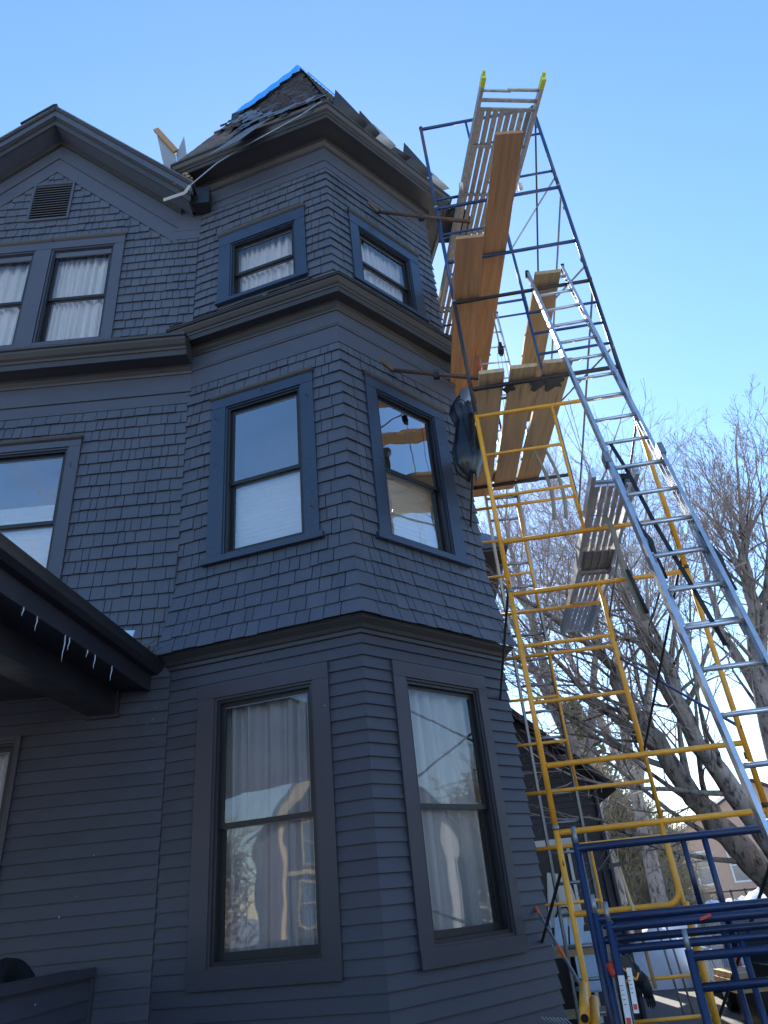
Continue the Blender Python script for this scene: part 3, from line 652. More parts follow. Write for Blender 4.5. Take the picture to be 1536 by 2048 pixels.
RS = lambda top: [('h', top-.03, 0, 1, .02), ('h', top-.50, 0, .5, rg), ('h', top-.97, 0, .5, rg), ('h', top-1.45, 0, 1, .02), ('v', .5, top-1.45, top-.03, rg)]
scaf(0, 0, 1.99, 'yel', [('h', 1.96, 0, 1, .02), ('h', 1.48, 0, .5, rg), ('h', .83, .5, 1, rg), ('h', .53, .5, 1, rg), ('v', .5, .5, 1.96, rg)], 'yellow rear scaffold frame at ground level behind the front legs')
scaf(0, 1.99, 3.94, 'yel', RS(3.92), 'yellow rear scaffold frame, second from the ground, in front of the garage roof')
scaf(0, 3.94, 5.86, 'yel', RS(5.86), 'yellow rear scaffold frame, third from the ground, below the far end of the plank deck')
scaf(0, 5.86, 7.6, 'blue', [('h', 6.15, 0, 1, .024), ('h', 7.5, 0, 1, .02), ('v', .5, 6.15, 7.5, rg)], 'blue rear scaffold frame at the far end of the three-plank deck', cc='blk')
scaf(0, 7.6, 9.3, 'blue', [('h', 9.26, 0, 1, .02), ('h', 8.98, 0, 1, rg), ('h', 8.3, 0, .55, rg), ('v', .42, 7.8, 8.98, rg), ('h', 7.95, 0, .5, rg)], 'blue rear scaffold frame behind the lower plank deck, partly hidden by the tall plank')
scaf(0, 9.3, 10.9, 'blue', [('h', 10.88, .0, 1, .02)], 'topmost blue rear scaffold frame half hidden by the aluminium deck')
def at(P, z): return Vector((P.x, P.y, z))
def brace(a, b, label, m='galv', rr=.0125):
    mb = MB(); mb.tube([a, b], rr, 8); d = (b-a).normalized(); u = Vector((0, 0, 1))
    mb.bar(a-d*.03, a+d*.06, .006, .03); mb.bar(b-d*.06, b+d*.03, .006, .03)
    obj('cross_brace', mb, m, None, smooth=False, label=label, cat='brace', group='cross braces of the scaffold')
e = .05
brace(at(LD, 9.18), at(RD, 10.36), 'silvery cross brace rising back from the right leg beside the aluminium deck')
brace(at(LD, 10.45), at(RD, 8.15), 'dark cross brace dropping steeply from under the aluminium deck on the right', 'blk')
brace(at(LD, 8.87), at(RD, 7.45), 'grey cross brace falling back from the right leg just above the extension ladder top')
brace(at(LD, 7.6), at(RD, 8.75), 'short-looking silvery brace rising from the right leg behind the ladder top')
brace(at(LD, 7.25), at(RD, 5.7), 'grey cross brace seen through the upper ladder rungs on the right')
brace(at(LD, 6.39), at(RD, 7.2), 'silvery cross brace crossing behind the ladder at the height of the plank deck')
brace(at(LD, 5.45), at(RD, 4.2), 'pale cross brace behind the ladder just below the plank deck')
brace(at(LD, 4.0), at(RD, 2.75), 'dark steep cross brace in front of the bare trees between scaffold and ladder', 'blk')
brace(at(LD, 2.55), at(RD, 3.75), 'blue-grey cross brace slanting down to the right in front of the tree trunks', 'blue')
brace(at(LA, 3.95), at(RA, 2.95), 'thin dark cross brace hard against the right edge of the tower wall', 'blk')
brace(at(LA, 1.75), at(RA, .95), 'dark cross brace sloping down left behind the lowest yellow leg', 'blk')
brace(at(LA, .95), at(RA, 1.75), 'grey cross brace with orange tape behind the lowest yellow leg', 'galv')
brace(at(LA, 5.9), at(RA, 4.9), 'dark cross brace hanging inside the left scaffold legs beside the black plastic sheet', 'blk')
brace(at(LD, 1.75), at(RD, .45), 'dark cross brace at ground level right of the yellow legs', 'blk')
for t0, wh_ in ((.25, 'upper'), (.6, 'lower')):
    mb = MB(); a = at(LA, .95).lerp(at(RA, 1.75), t0); b = at(LA, .95).lerp(at(RA, 1.75), t0+.09); mb.tube([a, b], .0145, 8)
    obj('orange_tape', mb, 'orange', None, label=wh_+' band of orange tape round the low grey cross brace', cat='tape')
# wall ties
def tie(a, b, label):
    t = thing('stand_off_tube', label, 'tube', (a.x, a.y, a.z), 'rusty stand-off tubes clamped to the scaffold')
    mb = MB(); mb.tube([a, b], .0235, 12); obj('tube', mb, 'rust', t, smooth=True)
    d = (a-b).normalized(); mb = MB(); mb.bar(a-d*.03, a+d*.0+Vector((-.13, -.10, .10)), .05, .012, (0, 1, 0)); obj('end_plate', mb, 'rust', t)
    mb = MB(); q = a.lerp(b, .52); mb.tube([q-d*.0+Vector((0, -.04, -.04)), q+Vector((0, .04, .04))], .03, 8); mb.box(q-Vector((.035, .03, .05)), q+Vector((.03, .035, .05))); obj('swivel_clamp', mb, 'blk', t)
tie(Vector((.345, 6.36, 9.96)), Vector((1.30, 5.31, 8.25)), 'rusty brown stand-off tube at the upper tower window, clamped to the left leg')
tie(Vector((.275, 6.30, 7.05)), Vector((1.14, 5.56, 6.18)), 'red and rust stand-off tube above the middle tower window')

# planks
def plank(near, far, wdt, th, m, label, name='scaffold_plank', cat='plank', group='wooden planks of the scaffold decks', n=1):
    near = Vector(near); far = Vector(far); d = far-near; L = d.length
    me = bpy.data.meshes.new(name); mbb = MB(); hw = wdt/2; k = 12
    vs = []; 
    for i in range(k+1):
        x = L*i/k; sg = -.012*sin(pi*i/k); jj = rnd.uniform(-.003, .003)
        for y, z in ((-hw, 0), (hw, 0), (hw, th), (-hw, th)): vs.append((x, y+jj, z+sg))
    fs = [(0, 3, 2, 1), (k*4, k*4+1, k*4+2, k*4+3)]
    for i in range(k):
        for j in range(4): a = i*4+j; b = i*4+(j+1) % 4; fs.append((a, b, b+4, a+4))
    me.from_pydata(vs, [], fs); me.materials.append(mt[m]); me.update()
    o = bpy.data.objects.new(name, me); COL.objects.link(o); x = d.normalized(); y = Vector((0, 0, 1)).cross(x).normalized(); z = x.cross(y)
    Mx = Matrix((x, y, z)).transposed().to_4x4(); Mx.translation = near; o.matrix_world = Mx
    ORG[o.name] = near; return tag(o, label, cat, group)
plank((1.60, 4.18, 8.05), (1.50, 8.6, 8.05), .275, .045, 'plank', 'long orange-brown plank under the aluminium deck, dark-stained at its near end')
plank((1.15, 4.83, 7.405), (1.17, 8.2, 7.405), .285, .045, 'plank', 'orange-brown plank with knots just right of the upper tower window, left of the longer one')
plank((2.04, 5.40, 7.405), (2.07, 8.1, 7.405), .28, .045, 'plankg', 'weathered grey-brown plank behind the top of the extension ladder')
for i, (xn, xf, lb) in enumerate(((1.225, 1.29, 'left plank of the three-plank deck, nearest the tower'), (1.548, 1.575, 'middle plank of the three-plank deck'), (1.893, 1.865, 'right plank of the three-plank deck, behind the ladder'))):
    plank((xn, 5.47-.03*i, 6.165), (xf, 7.95-(.12*i), 6.175), (.255, .268, .285)[i], .045, 'plankg', lb)
plank((1.02, 7.62, 6.23), (1.5, 7.55, 6.22), .22, .04, 'plankg', 'short cross plank lying over the far end of the three-plank deck')

# aluminium decks
def aludeck(nl, nr, L, azd, z, nslat, rungs, m, label, caps=True, th=.09):
    t = thing('aluminium_stage', label, 'stage', (nl[0], nl[1], z)); d = dv(azd); w_ = Vector((nr[0]-nl[0], nr[1]-nl[1], 0)); wl = w_.length; y = w_.normalized()
    o = Vector((nl[0], nl[1], z))
    def q(a, b, c): return o+d*a+y*b+Vector((0, 0, c))
    for b in (0, wl):
        mb = MB(); mb.bar(q(-.12, b, th/2), q(L, b, th/2), .035, th, (0, 0, 1)); obj('side_rail', mb, m, t)
        if caps: mb = MB(); mb.bar(q(-.22, b, th/2), q(-.11, b, th/2), .045, th*.8); mb.bar(q(-.26, b, th*.8), q(-.2, b, th*.8), .03, .03); obj('end_cap', mb, 'cap', t)
    sw = (wl-.05)/nslat
    for i in range(nslat):
        b = .025+sw*(i+.5); x0_ = .12
        mb = MB(); mb.bar(q(x0_, b, .055), q(L, b, .055), sw*.70, .022); obj('slat', mb, m, t)
    for a in rungs: mb = MB(); mb.bar(q(a, .02, .03), q(a, wl-.02, .03), .035, .022); obj('cross_rung', mb, m, t)
    return t, q, wl
st, q_, wl = aludeck((1.49, 4.42), (2.14, 4.50), 4.9, -7.5, 9.07, 8, [.02, .12]+[.62*i+.55 for i in range(7)], 'alud', 'weathered aluminium stage with long slats and yellow end caps, topmost on the scaffold')
mb = MB(); mb.tube([q_(-.07, .02, .05), q_(-.07, wl*.5, .05)], .016, 8); mb.tube([q_(-.085, wl*.45, .045), q_(-.085, wl-.02, .05)], .018, 8); obj('end_rung', mb, 'alud', st)
st2, q2_, wl2 = aludeck((1.74, 4.98), (2.10, 5.0), 1.9, 7, 4.47, 5, [.02, .9, 1.85], 'alu', 'bright aluminium stage with slats below the plank deck, nearer half of the pair', caps=False)
st3, q3_, wl3 = aludeck((1.955, 6.75), (2.31, 6.77), 1.95, 5, 4.43, 5, [.02, .9, 1.9], 'alu', 'bright aluminium stage with slats, farther half of the pair above the yellow bars', caps=False)
mb = MB(); mb.add([q2_(1.35, .0, .02), q2_(1.35, wl2, .02), q2_(1.95, wl2, .02), q2_(1.95, 0, .02), q2_(1.35, .0, .012), q2_(1.35, wl2, .012), q2_(1.95, wl2, .012), q2_(1.95, 0, .012)], [(0, 1, 2, 3), (7, 6, 5, 4), (0, 4, 5, 1), (2, 6, 7, 3)]); obj('underplate', mb, 'alud', st2)
for b in (.06, .14, .22, .3): mb = MB(); mb.bar(q2_(1.36, b, .008), q2_(1.94, b, .008), .012, .01); obj('underplate_rib', mb, 'alud', st2)
# pulleys on the top deck
for b, z_ in ((0, 0), (wl, 0)):
    mb = MB(); c = q_(1.0, b-.04 if b == 0 else b+.04, -.05); mb.tube([c+Vector((-.02, 0, 0)), c+Vector((.02, 0, 0))], .045, 14); obj('white_roller', mb, 'white', st, smooth=True)

# ladders
def ladder(top, base, half, n, label, m='alu', railw=.028, raild=.075, rdir=None, rungr=.017, start=.15, foot=True, name='ladder'):
    top = Vector(top); base = Vector(base); d = top-base; L = d.length; x = (rdir or Vector((1, -.05, 0))).normalized(); nrm = x.cross(d).normalized()
    t = thing(name, label, 'ladder', base)
    for sg in (-1, 1):
        a = base+x*half*sg; b = top+x*half*sg; mb = MB()
        mb.bar(a, b, railw*.35, raild, x.cross(d)); c = x*(-sg*railw*.35)
        for o in (-1, 1): mb.bar(a+c+nrm*o*(raild/2-.004), b+c+nrm*o*(raild/2-.004), railw, .007, x.cross(d))
        obj('rail', mb, m, t)
        mb = MB(); mb.bar(b-d.normalized()*.01, b+d.normalized()*.02, railw+.008, raild+.006, x.cross(d)); obj('end_cap', mb, 'tool', t)
    for i in range(n):
        c = base+d.normalized()*(start+i*.305); 
        if (c-base).length > L-.05: break
        mb = MB(); mb.tube([c-x*(half-.004), c+x*(half-.004)], rungr, 8); obj('rung', mb, m, t, smooth=True)
    return t
tp = Vector((2.07, 5.60, 7.66)); bs = Vector((2.02, 3.72, 0)); dl = (tp-bs).normalized(); nl_ = Vector((1, -.05, 0)).cross(dl).normalized()*-1
rx = Vector((1, -.11, 0)).normalized()
L1_ = ladder(tp+Vector((.012, 0, 0)), bs+dl*3.02+Vector((.035, 0, 0)), .198, 40, 'upper fly section of the aluminium extension ladder leaning on the blue bar', rdir=rx, start=.11)
off = Vector((0, -.075, -.015))
L2_ = ladder(bs+dl*4.75+off, bs+off, .215, 40, 'lower wider section of the aluminium extension ladder at the right edge', rdir=rx, start=.05)
for sg in (-1, 1): mb = MB(); c = bs+dl*4.76+off+rx*.215*sg; mb.bar(c-dl*.09, c+dl*.03, .045, .095, rx.cross(dl)); obj('rail_guide', mb, 'galv', L2_)
mb = MB(); c = bs+dl*4.55-rx*.16; mb.bar(c, c+Vector((.10, .06, .03)), .05, .05); mb.bar(c+Vector((.05, 0, -.02)), c+Vector((.02, .03, -.16)), .03, .03); obj('rung_lock', mb, 'tool', L1_)
lad2 = ladder((1.56, 7.90, 6.9), (1.70, 9.05, 0), .225, 40, 'grey aluminium ladder standing behind the scaffold below the plank deck', 'galv', rdir=Vector((1, .02, 0)))
lad3 = ladder((1.72, 7.45, 8.9), (1.70, 7.2, 6.24), .20, 40, 'short bright aluminium ladder standing on the plank deck', 'alu', rdir=Vector((1, .02, 0)), railw=.02, raild=.05, rungr=.012)

# strap, webbing, rope, clutter on the scaffold
def ribbon(pts, wv, m, label=None, cat='strap', name='strap', par=None, group=None):
    mb = MB(); wv = Vector(wv); rows = [[Vector(q)-wv, Vector(q)+wv] for q in pts]; mb.sheet(rows)
    o = obj(name, mb, m, par, smooth=True, label=label, cat=cat if par is None else None, group=group); md = o.modifiers.new('s', 'SOLIDIFY'); md.thickness = .004; return o
c0 = bs+dl*4.95-rx*.10
ribbon([c0, c0+Vector((.02, -.12, -.35)), c0+Vector((.05, -.24, -.9)), c0+Vector((.10, -.4, -1.5)), c0+Vector((.14, -.5, -1.95))], (.016, 0, 0), 'bstrap', 'long black strap hanging down along the extension ladder', )
for sg, z_, l_ in ((-1, 3.95, .4), (1, 3.72, .35)):
    c = bs+dl*(z_)+rx*.2*sg-Vector((0, .06, 0)); rows = [c+Vector((0, 0, .12)), c+Vector((.01, -.03, 0)), c+Vector((.05, -.04, -.1)), c+Vector((.06, -.02, -.22)), c+Vector((.09, 0, -l_))]
    ribbon(rows, (.018, .0, .0), 'bstrap', 'black buckled strap tied round the %s rail of the ladder' % ('left' if sg < 0 else 'right'), group='black ladder straps')
for dx in (0, .13):
    pts = [Vector((1.78+dx, 6.75+.0*dx, 6.1-1.0*t+.0)) + Vector((.10*sin(t*2.5), .0, 0)) for t in np.linspace(0, 1, 9)]
    ribbon(pts, (.022, .01, 0), 'strap', 'slack tan webbing sling hanging below the %s of the plank deck' % ('middle' if dx == 0 else 'right side'), group='tan slings under the deck')
c = Vector((1.93, 5.52, 4.40)); 
ribbon([c+Vector((-.10, 0, .06)), c+Vector((0, -.05, .03)), c+Vector((.04, -.05, -.1)), c+Vector((.05, -.03, -.45)), c+Vector((.08, 0, -.62)), c+Vector((.11, 0, -.95))], (.024, 0, 0), 'strap', 'tan ratchet strap knotted round the bar under the bright aluminium stages')
ribbon([c+Vector((.07, -.02, -.45)), c+Vector((.1, -.03, -.65)), c+Vector((.14, -.02, -.9))], (.016, 0, 0), 'bstrap', 'short black strap end below the tan ratchet strap')
mb = MB(); mb.tube([(2.3, 6.6, 6.6), (2.28, 6.6, 4.3)], .004, 5); mb.tube([(2.2, 6.5, 6.5), (2.32, 6.62, 5.1)], .004, 5); obj('rope', mb, 'ropem', None, label='thin grey rope hanging beside the plank deck behind the ladder', cat='rope')
# rope falls and pulley block above the deck
blk_ = thing('pulley_block', 'rope pulley block with yellow hook hanging above the plank deck', 'pulley', (1.62, 6.5, 7.2))
mb = MB(); mb.tube([(1.59, 6.5, 7.36), (1.65, 6.5, 7.36)], .05, 12); mb.box((1.60, 6.46, 7.3), (1.64, 6.54, 7.46)); obj('block', mb, 'tool', blk_)
for i in range(4): mb = MB(); mb.tube([(1.57+.04*i, 6.5, 7.32), (1.5+.07*i, 6.55, 6.25)], .003, 5); obj('rope_fall', mb, 'ropem', blk_)
mb = MB(); mb.tube([(1.62, 6.5, 7.45), (1.62, 6.5, 8.0)], .01, 6); obj('sling', mb, 'strap', blk_)
mb = MB(); mb.tube([(1.25, 6.9, 6.22), (1.42, 6.9, 7.5)], .009, 6); mb.tube([(1.32, 6.7, 6.22), (1.38, 6.7, 7.9)], .004, 5); obj('pole', mb, 'red', None, label='slim red and white pole standing on the plank deck beside the tower', cat='pole')
# black plastic hanging by the left leg
rows = []
for k in range(21):
    t = k/20; row = []
    wd_ = np.interp(t, [0, .08, .2, .3, .6, .82, 1], [.05, .13, .12, .09, .17, .15, .03]); cx_ = .955+.02*sin(5*t)+(.05*max(0, t-.6))
    for j in range(13):
        a = -1.75+3.5*j/12
        row.append((cx_+wd_*sin(a), 6.2-.16*cos(a)*(.6+.4*wd_/.17)+.012*sin(a*3+3*t), 6.40-1.02*t-.05*(a < -.6)*t+.02*sin(9*t+a)))
    rows.append(row)
mb = MB(); mb.sheet(rows); o_ = obj('plastic_sheet', mb, 'blkp', None, smooth=True, label='glossy black plastic sheet bundled and hanging behind the left scaffold leg', cat='plastic sheet'); md = o_.modifiers.new('s', 'SOLIDIFY'); md.thickness = .006
mb = MB(); mb.tube([(.96, 6.1, 6.30), (1.06, 6.2, 6.52)], [.06, .075], 14); mb.tube([(.94, 6.08, 6.26), (.965, 6.105, 6.31)], .05, 12); obj('work_light', mb, 'galv', None, label='silver can-shaped work light clamped at the end of the plank deck', cat='lamp')
for xx, zz_, w_ in ((1.72, 6.155, .07), (1.88, 6.158, .11), (1.42, 6.155, .06)):
    mb = MB(); pts = [(xx+w_*cos(a)*(1+.35*sin(a*5+xx*9)), 5.72+(.05+.5*w_)*sin(a)*(1+.4*sin(a*4)), zz_-.006) for a in np.linspace(0, 6.0, 17)]; mb.poly(pts, (0, 0, .004))
    obj('felt_scrap', mb, 'felt', None, label={1.72: 'black felt scrap stuck under the right plank near the yellow bar', 1.88: 'ragged black felt scrap at the right edge of the plank deck', 1.42: 'small curled felt scrap between the left and middle planks'}[xx], cat='felt scrap')
# white tags and red marks on the posts
# ------------------------------------------------------------------ spare blue frames stacked in front of the scaffold
def nframe(x0, y0, az, wdt, H, spec, label, m='nblue', lean=.0):
    d = dv(az); up = Vector((0, lean, 1)).normalized(); o = Vector((x0, y0, 0))
    t = thing('spare_scaffolding_section', label, 'scaffolding', o, 'spare blue frames standing in front of the scaffold')
    def q(f, z): return o+d*(wdt*f)+up*z
    for f in (0, 1):
        mb = MB(); mb.tube([q(f, 0), q(f, H)], .0225, 12); obj('leg', mb, m, t, smooth=True)
    mb = MB(); mb.tube([q(1, H-.02), q(1, H+.09)], .014, 10); obj('coupling_pin', mb, 'galv', t, smooth=True)
    mb = MB(); mb.tube([q(0, H-.02), q(0, H+.09)], .014, 10); obj('coupling_pin', mb, 'galv', t, smooth=True)
    for s_ in spec:
        mb = MB()
        if s_[0] == 'h': mb.tube([q(s_[2], s_[1]), q(s_[3], s_[1])], s_[4], 10)
        else: mb.tube([q(s_[1], s_[2]), q(s_[1], s_[3])], s_[4], 10)
        obj('crossbar' if s_[0] == 'h' else 'inner_upright', mb, m, t, smooth=True)
    return t
sf = lambda H: [('h', H-.03, 0, 1, .023), ('h', H-.13, 0, 1, .020), ('h', H-.62, 0, .42, .015), ('h', H-.85, 0, .42, .015), ('h', H-1.1, 0, .42, .015), ('v', .42, .1, H-.13, .017), ('v', .62, .1, H-.13, .017), ('h', H-.60, .62, 1, .015), ('h', H-.86, .62, 1, .015)]
nframe(.935, 4.62, 95.5, 1.52, 1.83, [('h', 1.80, 0, 1, .023), ('v', .40, 1.40, 1.80, .016), ('v', .48, 1.2, 1.80, .018), ('h', 1.40, 0, 1, .017)], 'taller spare blue frame rearmost of the stack, its top bar just below the ladder foot')
nframe(.93, 4.46, 96, 1.52, 1.47, sf(1.47), 'spare blue frame, middle of the stack, with a silver pin at its left post')
nframe(.97, 4.36, 96, 1.52, 1.43, sf(1.43), 'spare blue frame, frontmost of the stack, with white tag stickers on its left post')
nframe(1.30, 4.20, 96, 1.52, 1.28, [('h', 1.25, 0, 1, .022), ('h', 1.12, .0, 1, .02), ('v', .4, .1, 1.1, .016), ('h', .7, 0, 1, .015), ('h', .4, 0, 1, .015)], 'lowest spare blue frame at the lower right corner of the stack')
for (x, y, z0, z1, wv, lb) in ((.955, 4.325, .92, 1.14, .018, 'white paper tag with red print taped to the front blue post'), (.99, 4.32, 1.0, 1.2, .014, 'narrow white sticker strip on the front blue post'),):
    pass
def tagsheet(c, w_, h, label):
    t = thing('paper_tag', label, 'tag', c, 'white tags on the blue posts'); c = Vector(c)
    mb = MB(); mb.bar(c, c+Vector((.01, 0, h)), w_, .003, (0, 1, 0)); mb.v = [(x, y, z) for x, y, z in mb.v]; obj('paper', mb, 'white', t)
    mb = MB(); mb.bar(c+Vector((0, -.0035, h*.08)), c+Vector((.001, -.0035, h*.2)), w_*.7, .002, (0, 1, 0)); obj('red_print', mb, 'red', t)
    mb = MB()
    for i in range(5): mb.bar(c+Vector((-w_*.2, -.0035, h*(.45+.09*i))), c+Vector((w_*.25, -.0035, h*(.45+.09*i))), .002, .004, (0, 1, 0))
    obj('black_print', mb, 'tool', t)
tagsheet((.955, 4.328, .97), .032, .22, 'white paper tag with red and black print on the left blue post')
tagsheet((1.0, 4.315, 1.03), .026, .19, 'longer white tag beside the first one on the second blue post')
mb = MB(); mb.tube([(.945, 4.40, 1.22), (.958, 4.39, 1.19)], .028, 12); mb.tube([(.94, 4.40, 1.245), (.948, 4.40, 1.225)], .03, 12); obj('tape_roll', mb, 'red', None, label='crumpled pink and white tape wound round the blue post above the tags', cat='tape')
for i, (f, y) in enumerate(((.66, 4.34), (.30, 4.34))):
    mb = MB(); c = Vector((.97+1.5*f, y-.006-.15*f, 1.40)); mb.bar(c, c+Vector((.06, -.006, .015)), .05, .012, (0, 0, 1)); obj('paint_mark', mb, 'red', None, label=('large' if i == 0 else 'small')+' red spray mark on the front blue crossbar', cat='paint mark')
# hatchet hanging on the blue post
hx = thing('hatchet', 'roofing hatchet with pale wooden handle and yellow-edged head hanging on the blue frame', 'hatchet', (1.10, 4.40, .9))
mb = MB(); mb.tube([(.98, 4.42, 1.44), (.985, 4.41, 1.38), (.99, 4.40, 1.30), (1.01, 4.40, 1.22)], [.007, .008, .008, .010], 8); obj('handle', mb, 'hand', hx, smooth=True)
mb = MB(); mb.poly([(.99, 4.385, 1.27), (1.03, 4.385, 1.265), (1.065, 4.385, 1.19), (1.045, 4.385, 1.165), (.99, 4.385, 1.22)], (0, .016, 0)); obj('head', mb, 'tool', hx)
mb = MB(); mb.bar((.995, 4.38, 1.215), (1.05, 4.38, 1.16), .008, .014, (0, 1, 0)); mb.bar((1.05, 4.38, 1.16), (1.07, 4.38, 1.19), .008, .014, (0, 1, 0)); obj('yellow_edge', mb, 'yel', hx)
hm = thing('hammer', 'wooden-handled hammer hanging upright between the blue posts', 'hammer', (1.08, 4.5, 1.5))
mb = MB(); mb.tube([(1.12, 4.5, 1.72), (1.16, 4.5, 1.36), (1.17, 4.5, 1.1)], [.008, .010, .010], 8); obj('handle', mb, 'hand', hm, smooth=True)
mb = MB(); mb.bar((1.08, 4.5, 1.69), (1.17, 4.5, 1.70), .02, .02); mb.bar((1.065, 4.5, 1.69), (1.09, 4.5, 1.69), .03, .03); obj('head', mb, 'tool', hm)
gl_ = thing('work_gloves', 'black work gloves and harness bundled on the rear blue post', 'gloves', (1.28, 4.75, .9))
for i in range(3):
    rows = []
    c = Vector((1.09+.035*i, 4.72, 1.26-.05*i))
    mb = MB(); mb.tube([c, c+Vector((.01, -.01, -.03)), c+Vector((.015, -.015, -.08)), c+Vector((.02, -.01, -.12))], [.015, .028, .032, .02], 8); obj('glove', mb, 'bstrap', gl_, smooth=True)
    for k in range(4): mb = MB(); a = c+Vector((.0+.012*k, -.015, -.11)); mb.tube([a, a+Vector((.003, -.003, -.025)), a+Vector((.002, .0, -.05-.004*(k%3)))], [.007, .007, .004], 6); obj('finger', mb, 'bstrap', gl_, smooth=True)
# loose yellow tubes at the bottom, with dark plugs for the shade inside their ends
for i, (x, y, z, lb) in enumerate(((.78, 4.55, 1.0, 'upper'), (.755, 4.5, .93, 'lower left'), (.82, 4.52, .93, 'right'))):
    t = thing('loose_tube', lb+' one of the short yellow tubes bunched behind the lowest yellow leg', 'tube', (x, y, z), 'short yellow tubes lying by the corner')
    a = Vector((x, y, z)); b = a+Vector((.10, .42, .10)); mb = MB(); mb.tube([a, b], .026, 14); obj('pipe', mb, 'yel', t, smooth=True)
    mb = MB(); mb.tube([a-(b-a)*.006, a+(b-a)*.01], .021, 14); obj('dark_end_plug', mb, 'tool', t)
tr = thing('tool_tray', 'fan of pale metal slats lying at the foot of the tower corner', 'slats', (.72, 4.9, .8))
for i in range(7):
    mb = MB(); a = Vector((.60+.018*i, 4.9-.02*i, .98)); mb.bar(a, a+Vector((.16+.012*i, -.3, -.16-.01*i)), .011, .003, (0, 0, 1)); obj('slat', mb, 'galv', tr)
# workbench behind the scaffold by the wall
wb = thing('workbench', 'cluttered workbench with a grey plank top behind the scaffold base', 'workbench', (1.5, 9.4, 0))
mb = MB(); mb.box((1.15, 9.1, .95), (2.0, 9.5, 1.04)); obj('top', mb, 'plankg', wb)
for x in (1.2, 1.92):
    for y in (9.14, 9.46): mb = MB(); mb.box((x-.03, y-.03, 0), (x+.03, y+.03, .95)); obj('leg', mb, 'tool', wb)
mb = MB(); mb.box((1.2, 9.12, .4), (1.95, 9.5, .44)); obj('lower_shelf', mb, 'plankg', wb)
sw_ = thing('tile_saw', 'black chop saw on a stand with a pale aluminium guard', 'saw', (1.62, 10.2, 0))
mb = MB(); mb.box((1.35, 10.0, 1.13), (2.3, 10.4, 1.2)); obj('table', mb, 'tool', sw_)
mb = MB(); mb.poly([(1.5, 10.1, 1.2), (1.95, 10.1, 1.2), (1.85, 10.1, 1.75), (1.6, 10.1, 1.8)], (0, .12, 0)); obj('guard', mb, 'galv', sw_)
mb = MB(); mb.tube([(1.6, 10.05, 1.3), (1.65, 10.0, 1.4), (1.75, 10.0, 1.4), (1.8, 10.05, 1.3)], .012, 6); obj('handle', mb, 'tool', sw_)
for x in (1.4, 2.25): mb = MB(); mb.tube([(x, 10.05, 0), (x, 10.2, 1.13)], .02, 6); mb.tube([(x, 10.4, 0), (x, 10.2, 1.13)], .02, 6); obj('stand_leg', mb, 'tool', sw_)
for i in range(3):
    mb = MB(); mb.poly([(1.25+.17*i, 9.3, 1.05), (1.40+.17*i, 9.3, 1.05), (1.42+.19*i, 9.32, 1.30), (1.30+.17*i, 9.32, 1.33)], (.0, .03, 0)); obj('foam_sheet', mb, 'foam', None, label=('left', 'middle', 'right')[i]+' one of three blue foam offcuts standing on the workbench', cat='foam sheet', group='blue foam offcuts on the bench')

# ------------------------------------------------------------------ ground, snow, drive
LOW = -.55     # the yard falls away beyond the scaffold
mb = MB(); mb.sheet([[(x, y, z) for x in (-900, 900)] for y, z in ((-900, 0), (9.5, 0), (12, -.3), (13.5, LOW), (900, LOW))]); obj('ground', mb, 'earth', kind='structure')
mb = MB(); mb.sheet([[(x0_, y, z+.006), (x1_, y, z+.006)] for x0_, x1_, y, z in ((-1, 12, -6, 0), (-1, 12, 9.5, 0), (1.2, 12.5, 12, -.3), (1.6, 13, 13.5, LOW), (2.2, 12, 23, LOW))]); obj('driveway', mb, 'asph', kind='structure')
mb = MB(); mb.add([(-40, -16, .004), (40, -16, .004), (40, -9, .004), (-40, -9, .004)], [(0, 1, 2, 3)]); obj('road', mb, 'asph', kind='structure')
def mound(cx, cy, rx_, ry_, h, label, seed, rot=0):
    R = random.Random(seed); n = 40; rows = []; ph = [R.uniform(0, 6) for _ in range(8)]
    for i in range(n+1):
        row = []
        for j in range(n+1):
            u = i/n*2-1; v = j/n*2-1; d = hypot(u, v); k = max(0, 1-d**2.2)
            bump = .5+.5*(.5*sin(5*u+ph[0])*cos(4*v+ph[1])+.3*sin(11*u+ph[2]+3*v)+.2*sin(17*v+ph[3]+7*u)+.12*R.uniform(-1, 1))
            row.append((cx+u*rx_, cy+v*ry_, LOW-.05+h*k*(.55+.6*bump)))
        rows.append(row)
    mb = MB(); mb.sheet(rows); return obj('snow_bank', mb, 'snow', None, smooth=True, label=label, cat='snow bank')
mound(5.9, 20.2, 2.0, 1.3, 1.35, 'shaded blue-white snow bank at the back of the driveway beside the garage', 1)
mound(9.9, 24.5, 3.8, 2.2, 1.8, 'large sunlit snow bank in front of the peach house', 2)
mound(11.8, 33, 8, 3, 1.5, 'low far snow bank along the fence before the peach house', 3)

